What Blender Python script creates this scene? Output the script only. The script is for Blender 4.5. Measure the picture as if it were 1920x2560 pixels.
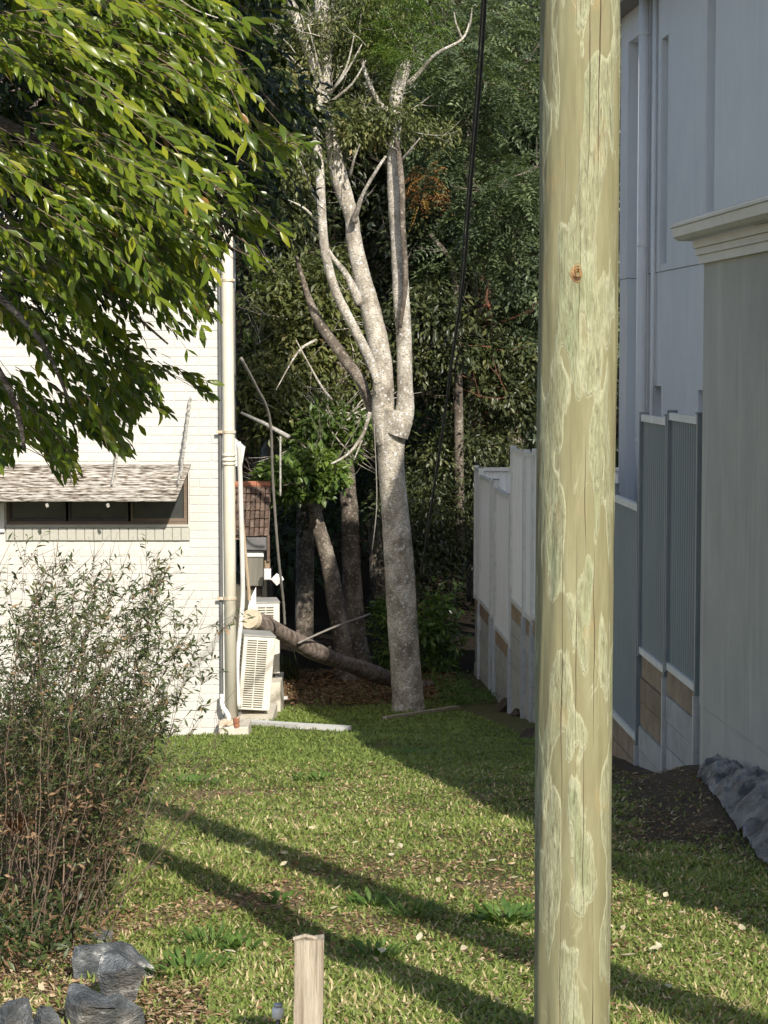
import bpy, math, random
import numpy as np
from mathutils import Vector, Matrix
random.seed(7); rng = np.random.default_rng(11)
S = bpy.context.scene
for o in list(bpy.data.objects): bpy.data.objects.remove(o)
COL = S.collection
R = math.radians
# ------------------------------------------------------------ camera, sky, sun, exposure
F = 5300.0; PITCH = math.atan(385/F)
cam = bpy.data.cameras.new('camera'); co = bpy.data.objects.new('camera', cam); COL.objects.link(co)
cam.sensor_fit = 'VERTICAL'; cam.sensor_height = 36; cam.lens = F/2560*36
cam.clip_start = .1; cam.clip_end = 1000
co.location = (0, 0, 0); co.rotation_euler = (R(90)-PITCH, 0, 0)
S.camera = co
EL = R(33.5); SX, SY = .322, -.947                       # direction towards the sun (horizontal part)
w = bpy.data.worlds.new('World'); S.world = w; w.use_nodes = True
nt = w.node_tree; nt.nodes.clear()
sky = nt.nodes.new('ShaderNodeTexSky'); sky.sky_type = 'NISHITA'; sky.sun_disc = False
sky.sun_elevation = EL; sky.sun_rotation = math.atan2(SX, SY)
sky.air_density = 1.0; sky.dust_density = 1.6; sky.ozone_density = .8
bg = nt.nodes.new('ShaderNodeBackground'); bg.inputs[1].default_value = .12
wo = nt.nodes.new('ShaderNodeOutputWorld')
nt.links.new(sky.outputs[0], bg.inputs[0]); nt.links.new(bg.outputs[0], wo.inputs[0])
sl = bpy.data.lights.new('sun', 'SUN'); sl.energy = 4.4; sl.angle = R(.55); sl.color = (1, .93, .82)
so = bpy.data.objects.new('sun', sl); COL.objects.link(so)
c_ = math.cos(EL)
so.rotation_euler = Vector((-SX*c_, -SY*c_, -math.sin(EL))).to_track_quat('-Z', 'Y').to_euler()
so.location = (3, -10, 8)
S.view_settings.view_transform = 'Standard'; S.view_settings.look = 'None'
S.view_settings.gamma = 1; S.view_settings.exposure = .5
S.view_settings.use_curve_mapping = False

# ------------------------------------------------------------ helpers
def P(px, py, Y):
    """point at depth Y seen at pixel (px,py) of the 1920x2560 photograph"""
    a = PITCH; u = (px-960)/F; v = (py-1280)/F
    dy = math.cos(a) - v*math.sin(a); dz = -math.sin(a) - v*math.cos(a)
    return Vector((u*Y/dy, Y, dz*Y/dy))
def proj(p):
    p = np.asarray(p, float); a = PITCH
    d = p[..., 1]*math.cos(a) - p[..., 2]*math.sin(a); h = -p[..., 1]*math.sin(a) - p[..., 2]*math.cos(a)
    return 960+F*p[..., 0]/d, 1280+F*h/d
def hsh(ix, iy, s):
    n = (ix.astype(np.int64)*374761393 + iy.astype(np.int64)*668265263 + s*974634777) & 0x7fffffff
    n = ((n ^ (n >> 13))*1274126177) & 0x7fffffff
    return ((n ^ (n >> 16)) & 0xffff)/65535.0
def vnoise(x, y, s=0):
    x = np.asarray(x, float); y = np.asarray(y, float)
    ix = np.floor(x); iy = np.floor(y); fx = x-ix; fy = y-iy
    fx = fx*fx*(3-2*fx); fy = fy*fy*(3-2*fy)
    a = hsh(ix, iy, s); b = hsh(ix+1, iy, s); c = hsh(ix, iy+1, s); d = hsh(ix+1, iy+1, s)
    return (a*(1-fx)+b*fx)*(1-fy)+(c*(1-fx)+d*fx)*fy
def fbm(x, y, s=0, o=4):
    t = 0; a = .5; x = np.asarray(x, float); y = np.asarray(y, float)
    for i in range(o): t = t+a*vnoise(x*2**i, y*2**i, s+i); a *= .5
    return t/(1-.5**o)
def sstep(a, b, x):
    t = np.clip((np.asarray(x, float)-a)/(b-a), 0, 1); return t*t*(3-2*t)
def gz(X, Y):
    X = np.asarray(X, float); Y = np.asarray(Y, float)
    z = -(1.14+.125*np.clip(Y, 3.5, 27)) - .06*np.clip(Y-27, 0, 18)
    z = z + 22*sstep(46, 78, Y)
    wx = 3.175-.0764*Y                                    # the garage wall's line
    z = z + .20*sstep(.6, .05, wx-X)*sstep(15.2, 13.6, Y)*sstep(4, 8, Y)*(X < 6)
    z = z + .14*sstep(-.2, 1.1, X)*sstep(26, 28.5, Y)*sstep(36, 30, Y)
    z = z + .05*(fbm(X*.8+5, Y*.8, 3)-.5)+.02*(fbm(X*4, Y*4, 5)-.5)
    return z
def G(px, py):
    """ground point under a pixel"""
    Y = 5.0
    for i in range(2000):
        p = P(px, py, Y)
        if p.z < gz(p.x, p.y): break
        Y += .02
    return Vector((p.x, p.y, float(gz(p.x, p.y))))
def link(o, parent=None):
    COL.objects.link(o)
    if parent: o.parent = parent
    return o
def tag(o, label, cat, group=None, kind=None):
    if label: o['label'] = label
    if cat: o['category'] = cat
    if group: o['group'] = group
    if kind: o['kind'] = kind
    return o
def empty(name, loc, rz=0, label=None, cat=None, group=None):
    o = bpy.data.objects.new(name, None); o.location = loc; o.rotation_euler = (0, 0, rz); o.empty_display_size = .1
    link(o); tag(o, label, cat, group); return o
class MB:
    def __init__(s): s.v = []; s.f = []; s.t = []
    def add(s, vs, fs, tint=None):
        b = len(s.v); s.v += [tuple(v) for v in vs]; s.f += [tuple(b+i for i in f) for f in fs]
        s.t += [random.random() if tint is None else tint]*len(vs); return s
    def hexa(s, c8, tint=None):
        return s.add(c8, [(0,3,2,1),(4,5,6,7),(0,1,5,4),(1,2,6,5),(2,3,7,6),(3,0,4,7)], tint)
    def box(s, x0, x1, y0, y1, z0, z1, tint=None):
        return s.hexa([(x0,y0,z0),(x1,y0,z0),(x1,y1,z0),(x0,y1,z0),(x0,y0,z1),(x1,y0,z1),(x1,y1,z1),(x0,y1,z1)], tint)
    def bevbox(s, x0, x1, y0, y1, z0, z1, b, tint=None):     # front (y0) face edges chamfered
        return s.add([(x0,y0+b,z0),(x1,y0+b,z0),(x1,y0+b,z1),(x0,y0+b,z1),(x0+b,y0,z0+b),(x1-b,y0,z0+b),(x1-b,y0,z1-b),(x0+b,y0,z1-b),
                      (x0,y1,z0),(x1,y1,z0),(x1,y1,z1),(x0,y1,z1)],
                     [(4,5,6,7),(0,1,5,4),(1,2,6,5),(2,3,7,6),(3,0,4,7),(8,9,1,0),(9,10,2,1),(10,11,3,2),(11,8,0,3)], tint)
    def tube(s, pts, rad, n=8, cap=True, wob=0, tint=None):
        pts = [Vector(p) for p in pts]; vs = []; fs = []
        d0 = (pts[1]-pts[0]).normalized(); ref = Vector((0,0,1)) if abs(d0.z) < .9 else Vector((1,0,0))
        u = d0.cross(ref).normalized()
        for i, p in enumerate(pts):
            d = (pts[min(i+1, len(pts)-1)]-pts[max(i-1, 0)]).normalized()
            u = (u-d*u.dot(d)).normalized(); vv = d.cross(u)
            r = rad[i] if hasattr(rad, '__len__') else rad
            for k in range(n):
                a = 2*math.pi*k/n; rr = r*(1+wob*(random.random()-.5))
                vs.append(p+(u*math.cos(a)+vv*math.sin(a))*rr)
        for i in range(len(pts)-1):
            for k in range(n):
                k2 = (k+1) % n; fs.append((i*n+k, i*n+k2, (i+1)*n+k2, (i+1)*n+k))
        if cap: fs.append(tuple(range(n-1, -1, -1))); fs.append(tuple(range((len(pts)-1)*n, len(pts)*n)))
        return s.add(vs, fs, tint)
    def mesh(s, name, m, smooth=False):
        me = bpy.data.meshes.new(name); me.from_pydata(s.v, [], s.f); me.materials.append(m)
        a = me.attributes.new('tint', 'FLOAT', 'POINT'); a.data.foreach_set('value', s.t)
        if smooth: me.polygons.foreach_set('use_smooth', [True]*len(me.polygons))
        me.update(); return me
    def build(s, name, m, parent=None, smooth=False, loc=None):
        o = bpy.data.objects.new(name, s.mesh(name, m, smooth)); link(o, parent)
        if loc is not None: o.location = loc
        return o
def npmesh(name, V, Fq, m, tint=None, k=4, smooth=False, parent=None, extra=None):
    me = bpy.data.meshes.new(name); n = len(V); nf = len(Fq)
    me.vertices.add(n); me.vertices.foreach_set('co', np.ascontiguousarray(V, np.float32).ravel())
    me.loops.add(nf*k); me.loops.foreach_set('vertex_index', np.ascontiguousarray(Fq, np.int32).ravel())
    me.polygons.add(nf); me.polygons.foreach_set('loop_start', np.arange(0, nf*k, k, dtype=np.int32))
    try: me.polygons.foreach_set('loop_total', np.full(nf, k, np.int32))
    except Exception: pass
    if smooth: me.polygons.foreach_set('use_smooth', np.ones(nf, bool))
    if tint is not None:
        a = me.attributes.new('tint', 'FLOAT', 'POINT'); a.data.foreach_set('value', np.ascontiguousarray(tint, np.float32))
    for nm, arr in (extra or {}).items():
        a = me.attributes.new(nm, 'FLOAT', 'POINT'); a.data.foreach_set('value', np.ascontiguousarray(arr, np.float32))
    me.update(calc_edges=True); me.materials.append(m)
    o = bpy.data.objects.new(name, me); link(o, parent); return o
def norm(a): return a/np.maximum(np.linalg.norm(a, axis=-1, keepdims=True), 1e-9)
LEAF = (np.array([(0,0,0),(.16,.26,.05),(.22,0,0),(.16,-.26,.05),(.5,.5,.09),(.52,0,.02),(.5,-.5,.09),(.8,.28,.03),(.8,0,-.02),(.8,-.28,.03),(1,0,-.1)], float),
        np.array([(0,2,1,1),(0,3,2,2),(1,2,5,4),(2,3,6,5),(4,5,8,7),(5,6,9,8),(7,8,10,10),(8,9,10,10)]))
LEAF3 = np.array([(0,2,1),(0,3,2),(1,2,5),(1,5,4),(2,3,6),(2,6,5),(4,5,8),(4,8,7),(5,6,9),(5,9,8),(7,8,10),(8,9,10)])
SMALL = np.array([(0,0,0),(.5,.5,.12),(.5,-.5,.12),(1,0,-.05),(.5,0,0)], float)
SMALL3 = np.array([(0,4,1),(0,2,4),(4,3,1),(4,2,3)])
BLADE = np.array([(0,.5,0),(0,-.5,0),(.55,.4,.1),(.55,-.4,.1),(1,0,-.12)], float)
BLADE3 = np.array([(0,1,3),(0,3,2),(2,3,4)])
def leaves(name, pos, d, up, L, W, m, tint, tmpl='leaf', parent=None, curl=1.0):
    T, Fc = {'leaf': (LEAF[0], LEAF3), 'small': (SMALL, SMALL3), 'blade': (BLADE, BLADE3)}[tmpl]
    N = len(pos); d = norm(d); v = norm(np.cross(up, d)); w_ = np.cross(d, v)
    L = np.broadcast_to(L, N)[:, None, None]; W = np.broadcast_to(W, N)[:, None, None]
    cu = (rng.uniform(-.6, 1.6, N)*curl)[:, None, None]
    V = pos[:, None, :] + d[:, None, :]*T[None, :, 0:1]*L + v[:, None, :]*T[None, :, 1:2]*W \
        + w_[:, None, :]*(T[None, :, 2:3]*W*2 - cu*.16*L*T[None, :, 0:1]**2)
    Fi = (Fc[None] + (np.arange(N)*len(T))[:, None, None]).reshape(-1, 3)
    return npmesh(name, V.reshape(-1, 3), Fi, m, np.repeat(tint, len(T)), 3, tmpl == 'leaf', parent)
def inpoly(x, y, poly):
    x = np.asarray(x); y = np.asarray(y); r = np.zeros(x.shape, bool); n = len(poly)
    for i in range(n):
        x0, y0 = poly[i]; x1, y1 = poly[(i+1) % n]
        if y0 == y1: continue
        c = ((y0 > y) != (y1 > y)) & (x < (x1-x0)*(y-y0)/(y1-y0)+x0); r ^= c
    return r
def smoothpath(ps, k=5):
    ps = [np.array(p, float) for p in ps]; out = []
    for i in range(len(ps)-1):
        a = ps[max(i-1, 0)]; b = ps[i]; c = ps[i+1]; d = ps[min(i+2, len(ps)-1)]
        for j in range(k):
            t = j/k
            out.append(.5*((2*b)+(c-a)*t+(2*a-5*b+4*c-d)*t*t+(3*b-a-3*c+d)*t**3))
    out.append(ps[-1]); return out

# ------------------------------------------------------------ materials
def nodes(name):
    m = bpy.data.materials.new(name); m.use_nodes = True; t = m.node_tree
    return m, t, t.nodes['Principled BSDF']
def N_(t, ty, **kw):
    n = t.nodes.new(ty)
    for k, v in kw.items(): setattr(n, k, v)
    return n
def ramp(t, fac, stops):
    r = N_(t, 'ShaderNodeValToRGB'); e = r.color_ramp.elements
    while len(e) < len(stops): e.new(.5)
    for i, (p, c) in enumerate(stops): e[i].position = p; e[i].color = (*c, 1) if len(c) == 3 else c
    t.links.new(fac, r.inputs[0]); return r.outputs[0]
def noise(t, scale, detail=6, rough=.6, vec=None, stretch=None, dist=0):
    n = N_(t, 'ShaderNodeTexNoise'); n.inputs['Scale'].default_value = scale; n.inputs['Detail'].default_value = detail
    n.inputs['Roughness'].default_value = rough; n.inputs['Distortion'].default_value = dist
    if vec is None: vec = N_(t, 'ShaderNodeTexCoord').outputs['Object']
    if stretch:
        mp = N_(t, 'ShaderNodeMapping'); mp.inputs['Scale'].default_value = stretch; t.links.new(vec, mp.inputs[0]); vec = mp.outputs[0]
    t.links.new(vec, n.inputs['Vector']); return n.outputs[0]
def mix(t, f, a, b, ty='MIX'):
    n = N_(t, 'ShaderNodeMix', data_type='RGBA', blend_type=ty)
    for s_, v in ((n.inputs[0], f), (n.inputs[6], a), (n.inputs[7], b)):
        if isinstance(v, (int, float)): s_.default_value = v
        elif isinstance(v, tuple): s_.default_value = (*v, 1)
        else: t.links.new(v, s_)
    return n.outputs[2]
def mth(t, op, a, b=None, c=None):
    n = N_(t, 'ShaderNodeMath', operation=op)
    for i, v in enumerate((a, b, c)):
        if v is None: continue
        if isinstance(v, (int, float)): n.inputs[i].default_value = v
        else: t.links.new(v, n.inputs[i])
    return n.outputs[0]
def bump(t, p, h, dist=.01, st=1.0):
    b = N_(t, 'ShaderNodeBump'); b.inputs['Distance'].default_value = dist; b.inputs['Strength'].default_value = st
    t.links.new(h, b.inputs['Height']); t.links.new(b.outputs[0], p.inputs['Normal'])
def attr(t, n='tint'):
    a = N_(t, 'ShaderNodeAttribute'); a.attribute_name = n; return a.outputs['Fac']
def surf(name, stops, scale=5, rough=.8, bd=.004, stretch=None, metal=0, tint=0, dirt=None, detail=6, bs=None):
    """noise through a colour ramp, per-piece tint, dirt in large soft patches, fine relief"""
    m, t, p = nodes(name); n = noise(t, scale, detail, stretch=stretch)
    c = ramp(t, n, stops)
    if tint:
        c = mix(t, 1.0, c, ramp(t, attr(t), [(0, (1-tint,)*3), (1, (1, 1, 1))]), 'MULTIPLY')
    if dirt:
        dn = noise(t, dirt[1], 8, .65, stretch=dirt[3] if len(dirt) > 3 else None)
        c = mix(t, mth(t, 'MULTIPLY', ramp(t, dn, [(.5, (0, 0, 0)), (.72, (1, 1, 1))]), dirt[2]), c, dirt[0])
    t.links.new(c, p.inputs['Base Color']); p.inputs['Roughness'].default_value = rough; p.inputs['Metallic'].default_value = metal
    if bd: bump(t, p, noise(t, bs or scale*6, 6, stretch=stretch), bd)
    return m
def stains(m, strength, col):
    t = m.node_tree; p = t.nodes['Principled BSDF']; l = p.inputs['Base Color'].links[0].from_socket
    a = noise(t, 5, 8, .7, stretch=(1, 1, .07)); b2 = noise(t, .9, 4, .5)
    f = mth(t, 'MULTIPLY', mth(t, 'MULTIPLY', ramp(t, a, [(.5, (0, 0, 0)), (.68, (1, 1, 1))]), ramp(t, b2, [(.4, (0, 0, 0)), (.65, (1, 1, 1))])), strength)
    t.links.new(mix(t, f, l, col), p.inputs['Base Color'])
def leafmat(name, stops, rough=.4, transl=.3, spec=.5, veins=False):
    m, t, p = nodes(name)
    c = ramp(t, attr(t), stops)
    n = noise(t, 25, 3)
    c = mix(t, .35, c, ramp(t, n, [(.3, (.55, .55, .5)), (.7, (1.25, 1.25, 1.1))]), 'MULTIPLY')
    t.links.new(c, p.inputs['Base Color']); p.inputs['Roughness'].default_value = rough
    p.inputs['Specular IOR Level'].default_value = spec
    tr = N_(t, 'ShaderNodeBsdfTranslucent'); t.links.new(mix(t, 1, c, (1.3, 1.35, .5), 'MULTIPLY'), tr.inputs[0])
    ms = N_(t, 'ShaderNodeMixShader'); ms.inputs[0].default_value = transl
    t.links.new(p.outputs[0], ms.inputs[1]); t.links.new(tr.outputs[0], ms.inputs[2])
    t.links.new(ms.outputs[0], t.nodes['Material Output'].inputs[0]); return m
M = {}
M['brickpaint'] = surf('white_painted_brick', [(.3, (0.563, 0.550, 0.506)), (.7, (0.625, 0.612, 0.572))], 9, .75, .002, tint=.07, dirt=((0.440, 0.414, 0.334), 1.3, .35), bs=60)
M['mortar'] = surf('painted_mortar', [(.3, (0.533, 0.520, 0.477)), (.7, (0.602, 0.589, 0.546))], 9, .85, .002, bs=80)
M['sidewall'] = surf('side_wall_paint', [(.3, (.62, .63, .63)), (.7, (.72, .72, .71))], 6, .8, .003)
M['sill'] = surf('cream_sill_brick', [(.3, (0.420, 0.412, 0.353)), (.7, (0.517, 0.511, 0.457))], 12, .8, .002, tint=.12, dirt=((0.242, 0.231, 0.190), 8, .4))
M['concrete'] = surf('plinth_concrete', [(.3, (.5, .46, .38)), (.7, (.66, .62, .52))], 9, .9, .006, dirt=((.3, .27, .2), 6, .5))
M['pvc'] = surf('cream_pipe', [(.3, (.62, .58, .47)), (.7, (.72, .68, .57))], 3, .5, 0, dirt=((.45, .38, .24), 5, .4, (1, 1, .2)))
M['whitepipe'] = surf('white_conduit', [(.3, (.68, .67, .63)), (.7, (.78, .77, .73))], 4, .5, 0, dirt=((.5, .46, .38), 6, .35))
M['rust'] = surf('rusty_bracket', [(.4, (.60, .55, .45)), (.7, (.36, .22, .11))], 22, .7, .002)
M['terracotta'] = surf('broken_terracotta', [(.3, (.25, .09, .05)), (.7, (.38, .17, .1))], 30, .9, .004)
M['awning'] = surf('peeling_white_timber', [(.40, (.09, .065, .05)), (.48, (.27, .23, .18)), (.54, (.55, .52, .47)), (.75, (.72, .70, .66))], 20, .85, .004, stretch=(.5, 3.2, 3.2), tint=.25)
M['darkwood'] = surf('brown_window_timber', [(.3, (0.112, 0.077, 0.053)), (.7, (0.192, 0.144, 0.105))], 18, .7, .002, stretch=(.2, 1, 1))
M['blackframe'] = surf('dark_window_frame', [(.3, (.03, .028, .026)), (.7, (.055, .05, .045))], 15, .6, .001)
m, t, p = nodes('dark_glass'); p.inputs['Roughness'].default_value = .1; p.inputs['Specular IOR Level'].default_value = .5
t.links.new(ramp(t, noise(t, 2.2, 6), [(.3, (.03, .034, .034)), (.7, (.085, .09, .085))]), p.inputs['Base Color']); M['glass'] = m
M['chain'] = surf('weathered_white_rope', [(.35, (.14, .13, .11)), (.6, (.45, .44, .41))], 60, .9, .002)
M['rooftile'] = surf('brown_roof_tile', [(.3, (.11, .075, .055)), (.55, (.19, .13, .10)), (.8, (.31, .25, .20))], 14, .85, .004, tint=.45)
M['metalgrey'] = surf('dull_grey_metal', [(.3, (.10, .10, .10)), (.7, (.16, .16, .155))], 5, .5, .0)
M['hood'] = surf('brushed_flue_metal', [(.3, (.20, .19, .16)), (.7, (.34, .32, .27))], 3, .35, 0, stretch=(3, 3, .3), metal=.6)
M['white'] = surf('white_plastic', [(.3, (.74, .74, .72)), (.7, (.8, .8, .78))], 6, .5, 0)
M['acbody'] = surf('cream_sheet_metal', [(.3, (.60, .58, .50)), (.7, (.70, .68, .60))], 4, .5, 0, dirt=((.42, .38, .28), 5, .35))
M['acdark'] = surf('dark_louvre_gap', [(.3, (.05, .045, .035)), (.7, (.10, .09, .06))], 12, .8, 0)
M['actop'] = surf('greyed_top_panel', [(.3, (.26, .26, .25)), (.7, (.38, .38, .36))], 8, .6, 0)
M['blue'] = surf('pale_blue_grey_render', [(.3, (0.625, 0.630, 0.633)), (.7, (0.675, 0.678, 0.673))], 2.2, .9, .002, bs=160, dirt=((0.525, 0.540, 0.559), .8, .25))
M['blued'] = surf('blue_grey_recess', [(.3, (0.403, 0.468, 0.530)), (.7, (0.448, 0.506, 0.572))], 2.2, .9, .002, bs=160)  # recess backs darker and bluer than the wall face
M['garage'] = surf('grey_render', [(.3, (0.405, 0.391, 0.341)), (.7, (0.519, 0.497, 0.432))], 1.3, .9, .003, bs=110, dirt=((0.644, 0.622, 0.541), 3.5, .7, (1, 1, .10)))
stains(M['blue'], .35, (.33, .35, .36)); stains(M['garage'], .5, (.22, .22, .19))
M['gutter'] = surf('cream_gutter_steel', [(.3, (.56, .55, .50)), (.7, (.64, .63, .58))], 3, .45, 0, dirt=((.35, .33, .28), 5, .35, (1, .2, 3)))
M['soffit'] = surf('brown_grey_eave', [(.3, (.20, .18, .16)), (.7, (.27, .25, .23))], 4, .7, 0)
M['roofsheet'] = surf('grey_roof_sheet', [(.3, (.15, .15, .155)), (.7, (.2, .2, .21))], 2, .6, 0)
M['panelnear'] = surf('shade_toned_sheet', [(.3, (.165, .20, .205)), (.7, (.20, .235, .24))], 1.2, .5, 0, tint=.1, dirt=((.28, .29, .27), 3, .25, (1, 1, .3)))  # same sheet as the far bays, their lighting difference put into the colour
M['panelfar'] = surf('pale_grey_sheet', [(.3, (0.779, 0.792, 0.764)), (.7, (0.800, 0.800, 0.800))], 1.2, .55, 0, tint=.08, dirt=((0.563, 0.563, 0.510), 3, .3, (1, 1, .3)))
M['rail'] = surf('off_white_rail', [(.3, (.60, .60, .57)), (.7, (.70, .70, .67))], 6, .5, 0, dirt=((.35, .34, .3), 9, .4))
M['post'] = surf('grey_fence_post', [(.3, (.17, .20, .21)), (.7, (.22, .25, .26))], 6, .5, 0)
M['galv'] = surf('galvanised_steel', [(.3, (.42, .43, .43)), (.7, (.56, .57, .57))], 14, .5, 0, metal=.3)
M['sleeper'] = surf('brown_concrete_sleeper', [(.3, (.24, .17, .11)), (.7, (.40, .30, .20))], 5, .9, .006, tint=.25, dirt=((.14, .12, .09), 4, .6))
M['sleepergrey'] = surf('grey_concrete_sleeper', [(.3, (.36, .355, .33)), (.7, (.48, .475, .45))], 5, .9, .005, tint=.15, dirt=((.22, .21, .17), 4, .6))
M['bark'] = None
M['cutwood'] = surf('fresh_cut_wood', [(.3, (.46, .39, .27)), (.7, (.60, .54, .42))], 14, .85, .002)
M['logbark'] = surf('rough_log_bark', [(.32, (0.075, 0.055, 0.042)), (.5, (0.190, 0.150, 0.125)), (.7, (0.330, 0.280, 0.240))], 7, .95, .02, stretch=(.5, 2, 2), bs=20)
M['stake'] = surf('weathered_stake', [(.3, (.20, .15, .10)), (.45, (.38, .32, .24)), (.7, (.56, .50, .40))], 26, .9, .004, stretch=(3, 3, .12), dirt=((.10, .08, .06), 60, .7, (2.5, 2.5, .06)))
M['slate'] = surf('blue_grey_slate', [(.30, (0.041, 0.047, 0.051)), (.5, (0.115, 0.126, 0.132)), (.58, (0.203, 0.216, 0.223)), (.66, (0.608, 0.608, 0.581))], 9, .5, .02, stretch=(1.4, 1, 2.6), dirt=((0.351, 0.270, 0.176), 3, .4))
M['soilrock'] = surf('dark_clod', [(.3, (.05, .035, .025)), (.7, (.12, .09, .07))], 9, .95, .01)
M['rope'] = surf('grey_rope', [(.3, (.16, .15, .13)), (.7, (.30, .28, .25))], 60, .9, .002)
M['cable'] = surf('black_cable', [(.3, (.012, .012, .012)), (.7, (.03, .03, .03))], 30, .7, .001)
M['board'] = surf('pale_board', [(.3, (.55, .55, .53)), (.7, (.68, .68, .66))], 8, .8, .002, stretch=(.3, 2, 2), dirt=((.3, .29, .24), 9, .5))
M['timber'] = surf('sun_bleached_pine', [(.3, (.52, .40, .27)), (.7, (.66, .53, .38))], 10, .8, .002, stretch=(2, 2, .2))
m, t, p = nodes('black_plastic_sheet')
t.links.new(ramp(t, noise(t, 6, 6), [(.38, (.12, .123, .13)), (.62, (.55, .555, .57))]), p.inputs['Base Color'])  # pale blotches in the colour stand in for highlights on the folds
p.inputs['Roughness'].default_value = .3; bump(t, p, noise(t, 9, 8, .75, dist=2.5), .09); M['plastic'] = m
# spotted pale bark
def barkmat(name, dark, mid, pale, sc=1.0, thr=.5):
    m, t, p = nodes(name)
    n1 = noise(t, 4*sc, 8, .7, stretch=(1, 1, .8)); c = ramp(t, n1, [(.33, dark), (.5, mid), (.64, pale)])
    vo = N_(t, 'ShaderNodeTexVoronoi'); vo.inputs['Scale'].default_value = 17*sc; vo.inputs['Randomness'].default_value = 1
    tc = N_(t, 'ShaderNodeTexCoord'); ad = N_(t, 'ShaderNodeVectorMath', operation='ADD'); t.links.new(tc.outputs['Object'], ad.inputs[0])
    nv = N_(t, 'ShaderNodeTexNoise'); nv.inputs['Scale'].default_value = 20; t.links.new(tc.outputs['Object'], nv.inputs[0])
    sc_ = N_(t, 'ShaderNodeVectorMath', operation='SCALE'); sc_.inputs['Scale'].default_value = .06; t.links.new(nv.outputs['Color'], sc_.inputs[0])
    t.links.new(sc_.outputs[0], ad.inputs[1]); t.links.new(ad.outputs[0], vo.inputs['Vector'])
    sp = ramp(t, vo.outputs['Distance'], [(.22, (1, 1, 1)), (.36, (0, 0, 0))])
    c = mix(t, mth(t, 'MULTIPLY', sp, .85), c, tuple(min(.72, v*1.2) for v in pale))
    fine = noise(t, 38*sc, 8, .7, stretch=(1, 1, 2.6)); c = mix(t, ramp(t, fine, [(.50, (0, 0, 0)), (.58, (.9, .9, .9))]), c, dark)
    t.links.new(c, p.inputs['Base Color']); p.inputs['Roughness'].default_value = .9
    bump(t, p, mth(t, 'ADD', fine, n1), .012); return m
M['bark'] = barkmat('pale_lichen_bark', (.15, .13, .10), (.47, .43, .36), (.74, .695, .60))
M['barkbrown'] = barkmat('grey_brown_bark', (.05, .04, .032), (.14, .115, .09), (.32, .28, .23))
M['barkred'] = surf('reddish_bark', [(.3, (.06, .03, .02)), (.7, (.24, .10, .06))], 9, .9, .01, stretch=(2, 2, .3))
M['stem'] = surf('brown_stem', [(.3, (.10, .065, .045)), (.7, (.27, .20, .145))], 30, .9, .002, tint=.5)
M['leafnear'] = leafmat('glossy_young_leaf', [(0, (.03, .06, .010)), (.35, (.085, .14, .016)), (.75, (.19, .245, .022)), (.96, (.34, .35, .03)), (1, (.30, .17, .05))], .3, .4, .45)
M['leafshade'] = leafmat('shade_darkened_leaf', [(0, (0.011, 0.019, 0.006)), (.6, (0.031, 0.051, 0.011)), (1, (0.066, 0.088, 0.019))], .35, .25, .35)  # leaf colour darkened so inner crown and woods read as shaded
M['bushleaf'] = leafmat('thin_olive_leaf', [(0, (0.029, 0.046, 0.016)), (.5, (0.072, 0.104, 0.033)), (.85, (0.143, 0.169, 0.052)), (1, (0.312, 0.195, 0.104))], .45, .3)
M['dryleafs'] = leafmat('withered_leaf', [(0, (.08, .05, .03)), (.5, (.19, .12, .07)), (1, (.34, .23, .14))], .7, .15, .2)
M['fol_olive'] = leafmat('olive_foliage', [(0, (0.040, 0.051, 0.016)), (.5, (0.112, 0.136, 0.040)), (.9, (0.224, 0.224, 0.080)), (1, (0.352, 0.240, 0.112))], .45, .3)
M['fol_blue'] = leafmat('deep_pinnate_foliage', [(0, (.035, .05, .03)), (.5, (.105, .145, .08)), (1, (.21, .26, .12))], .4, .3)
M['fol_dark'] = leafmat('dark_broad_foliage', [(0, (0.012, 0.019, 0.009)), (.5, (0.053, 0.070, 0.028)), (1, (0.167, 0.176, 0.066))], .4, .25)
M['fol_green'] = leafmat('fresh_foliage', [(0, (0.045, 0.083, 0.018)), (.5, (0.112, 0.180, 0.038)), (1, (0.225, 0.300, 0.060))], .4, .35)
M['fol_orange'] = leafmat('orange_dying_foliage', [(0, (.14, .06, .02)), (.5, (.28, .12, .04)), (1, (.30, .22, .05))], .6, .3)
M['grass'] = leafmat('lawn_blade', [(0, (0.110, 0.142, 0.040)), (.35, (0.177, 0.245, 0.057)), (.7, (0.287, 0.353, 0.098)), (.84, (0.512, 0.433, 0.230)), (1, (0.700, 0.570, 0.368))], .5, .32, .3)
M['weed'] = leafmat('soft_weed_leaf', [(0, (.07, .14, .03)), (1, (.13, .22, .045))], .5, .35)
M['litter'] = leafmat('dry_litter', [(0, (.10, .055, .03)), (.4, (.24, .15, .085)), (.8, (.42, .30, .19)), (1, (.56, .46, .33))], .8, .1, .2)
M['paleleaf'] = leafmat('bleached_fallen_leaf', [(0, (.55, .48, .33)), (1, (.72, .66, .50))], .8, .15, .2)
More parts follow.
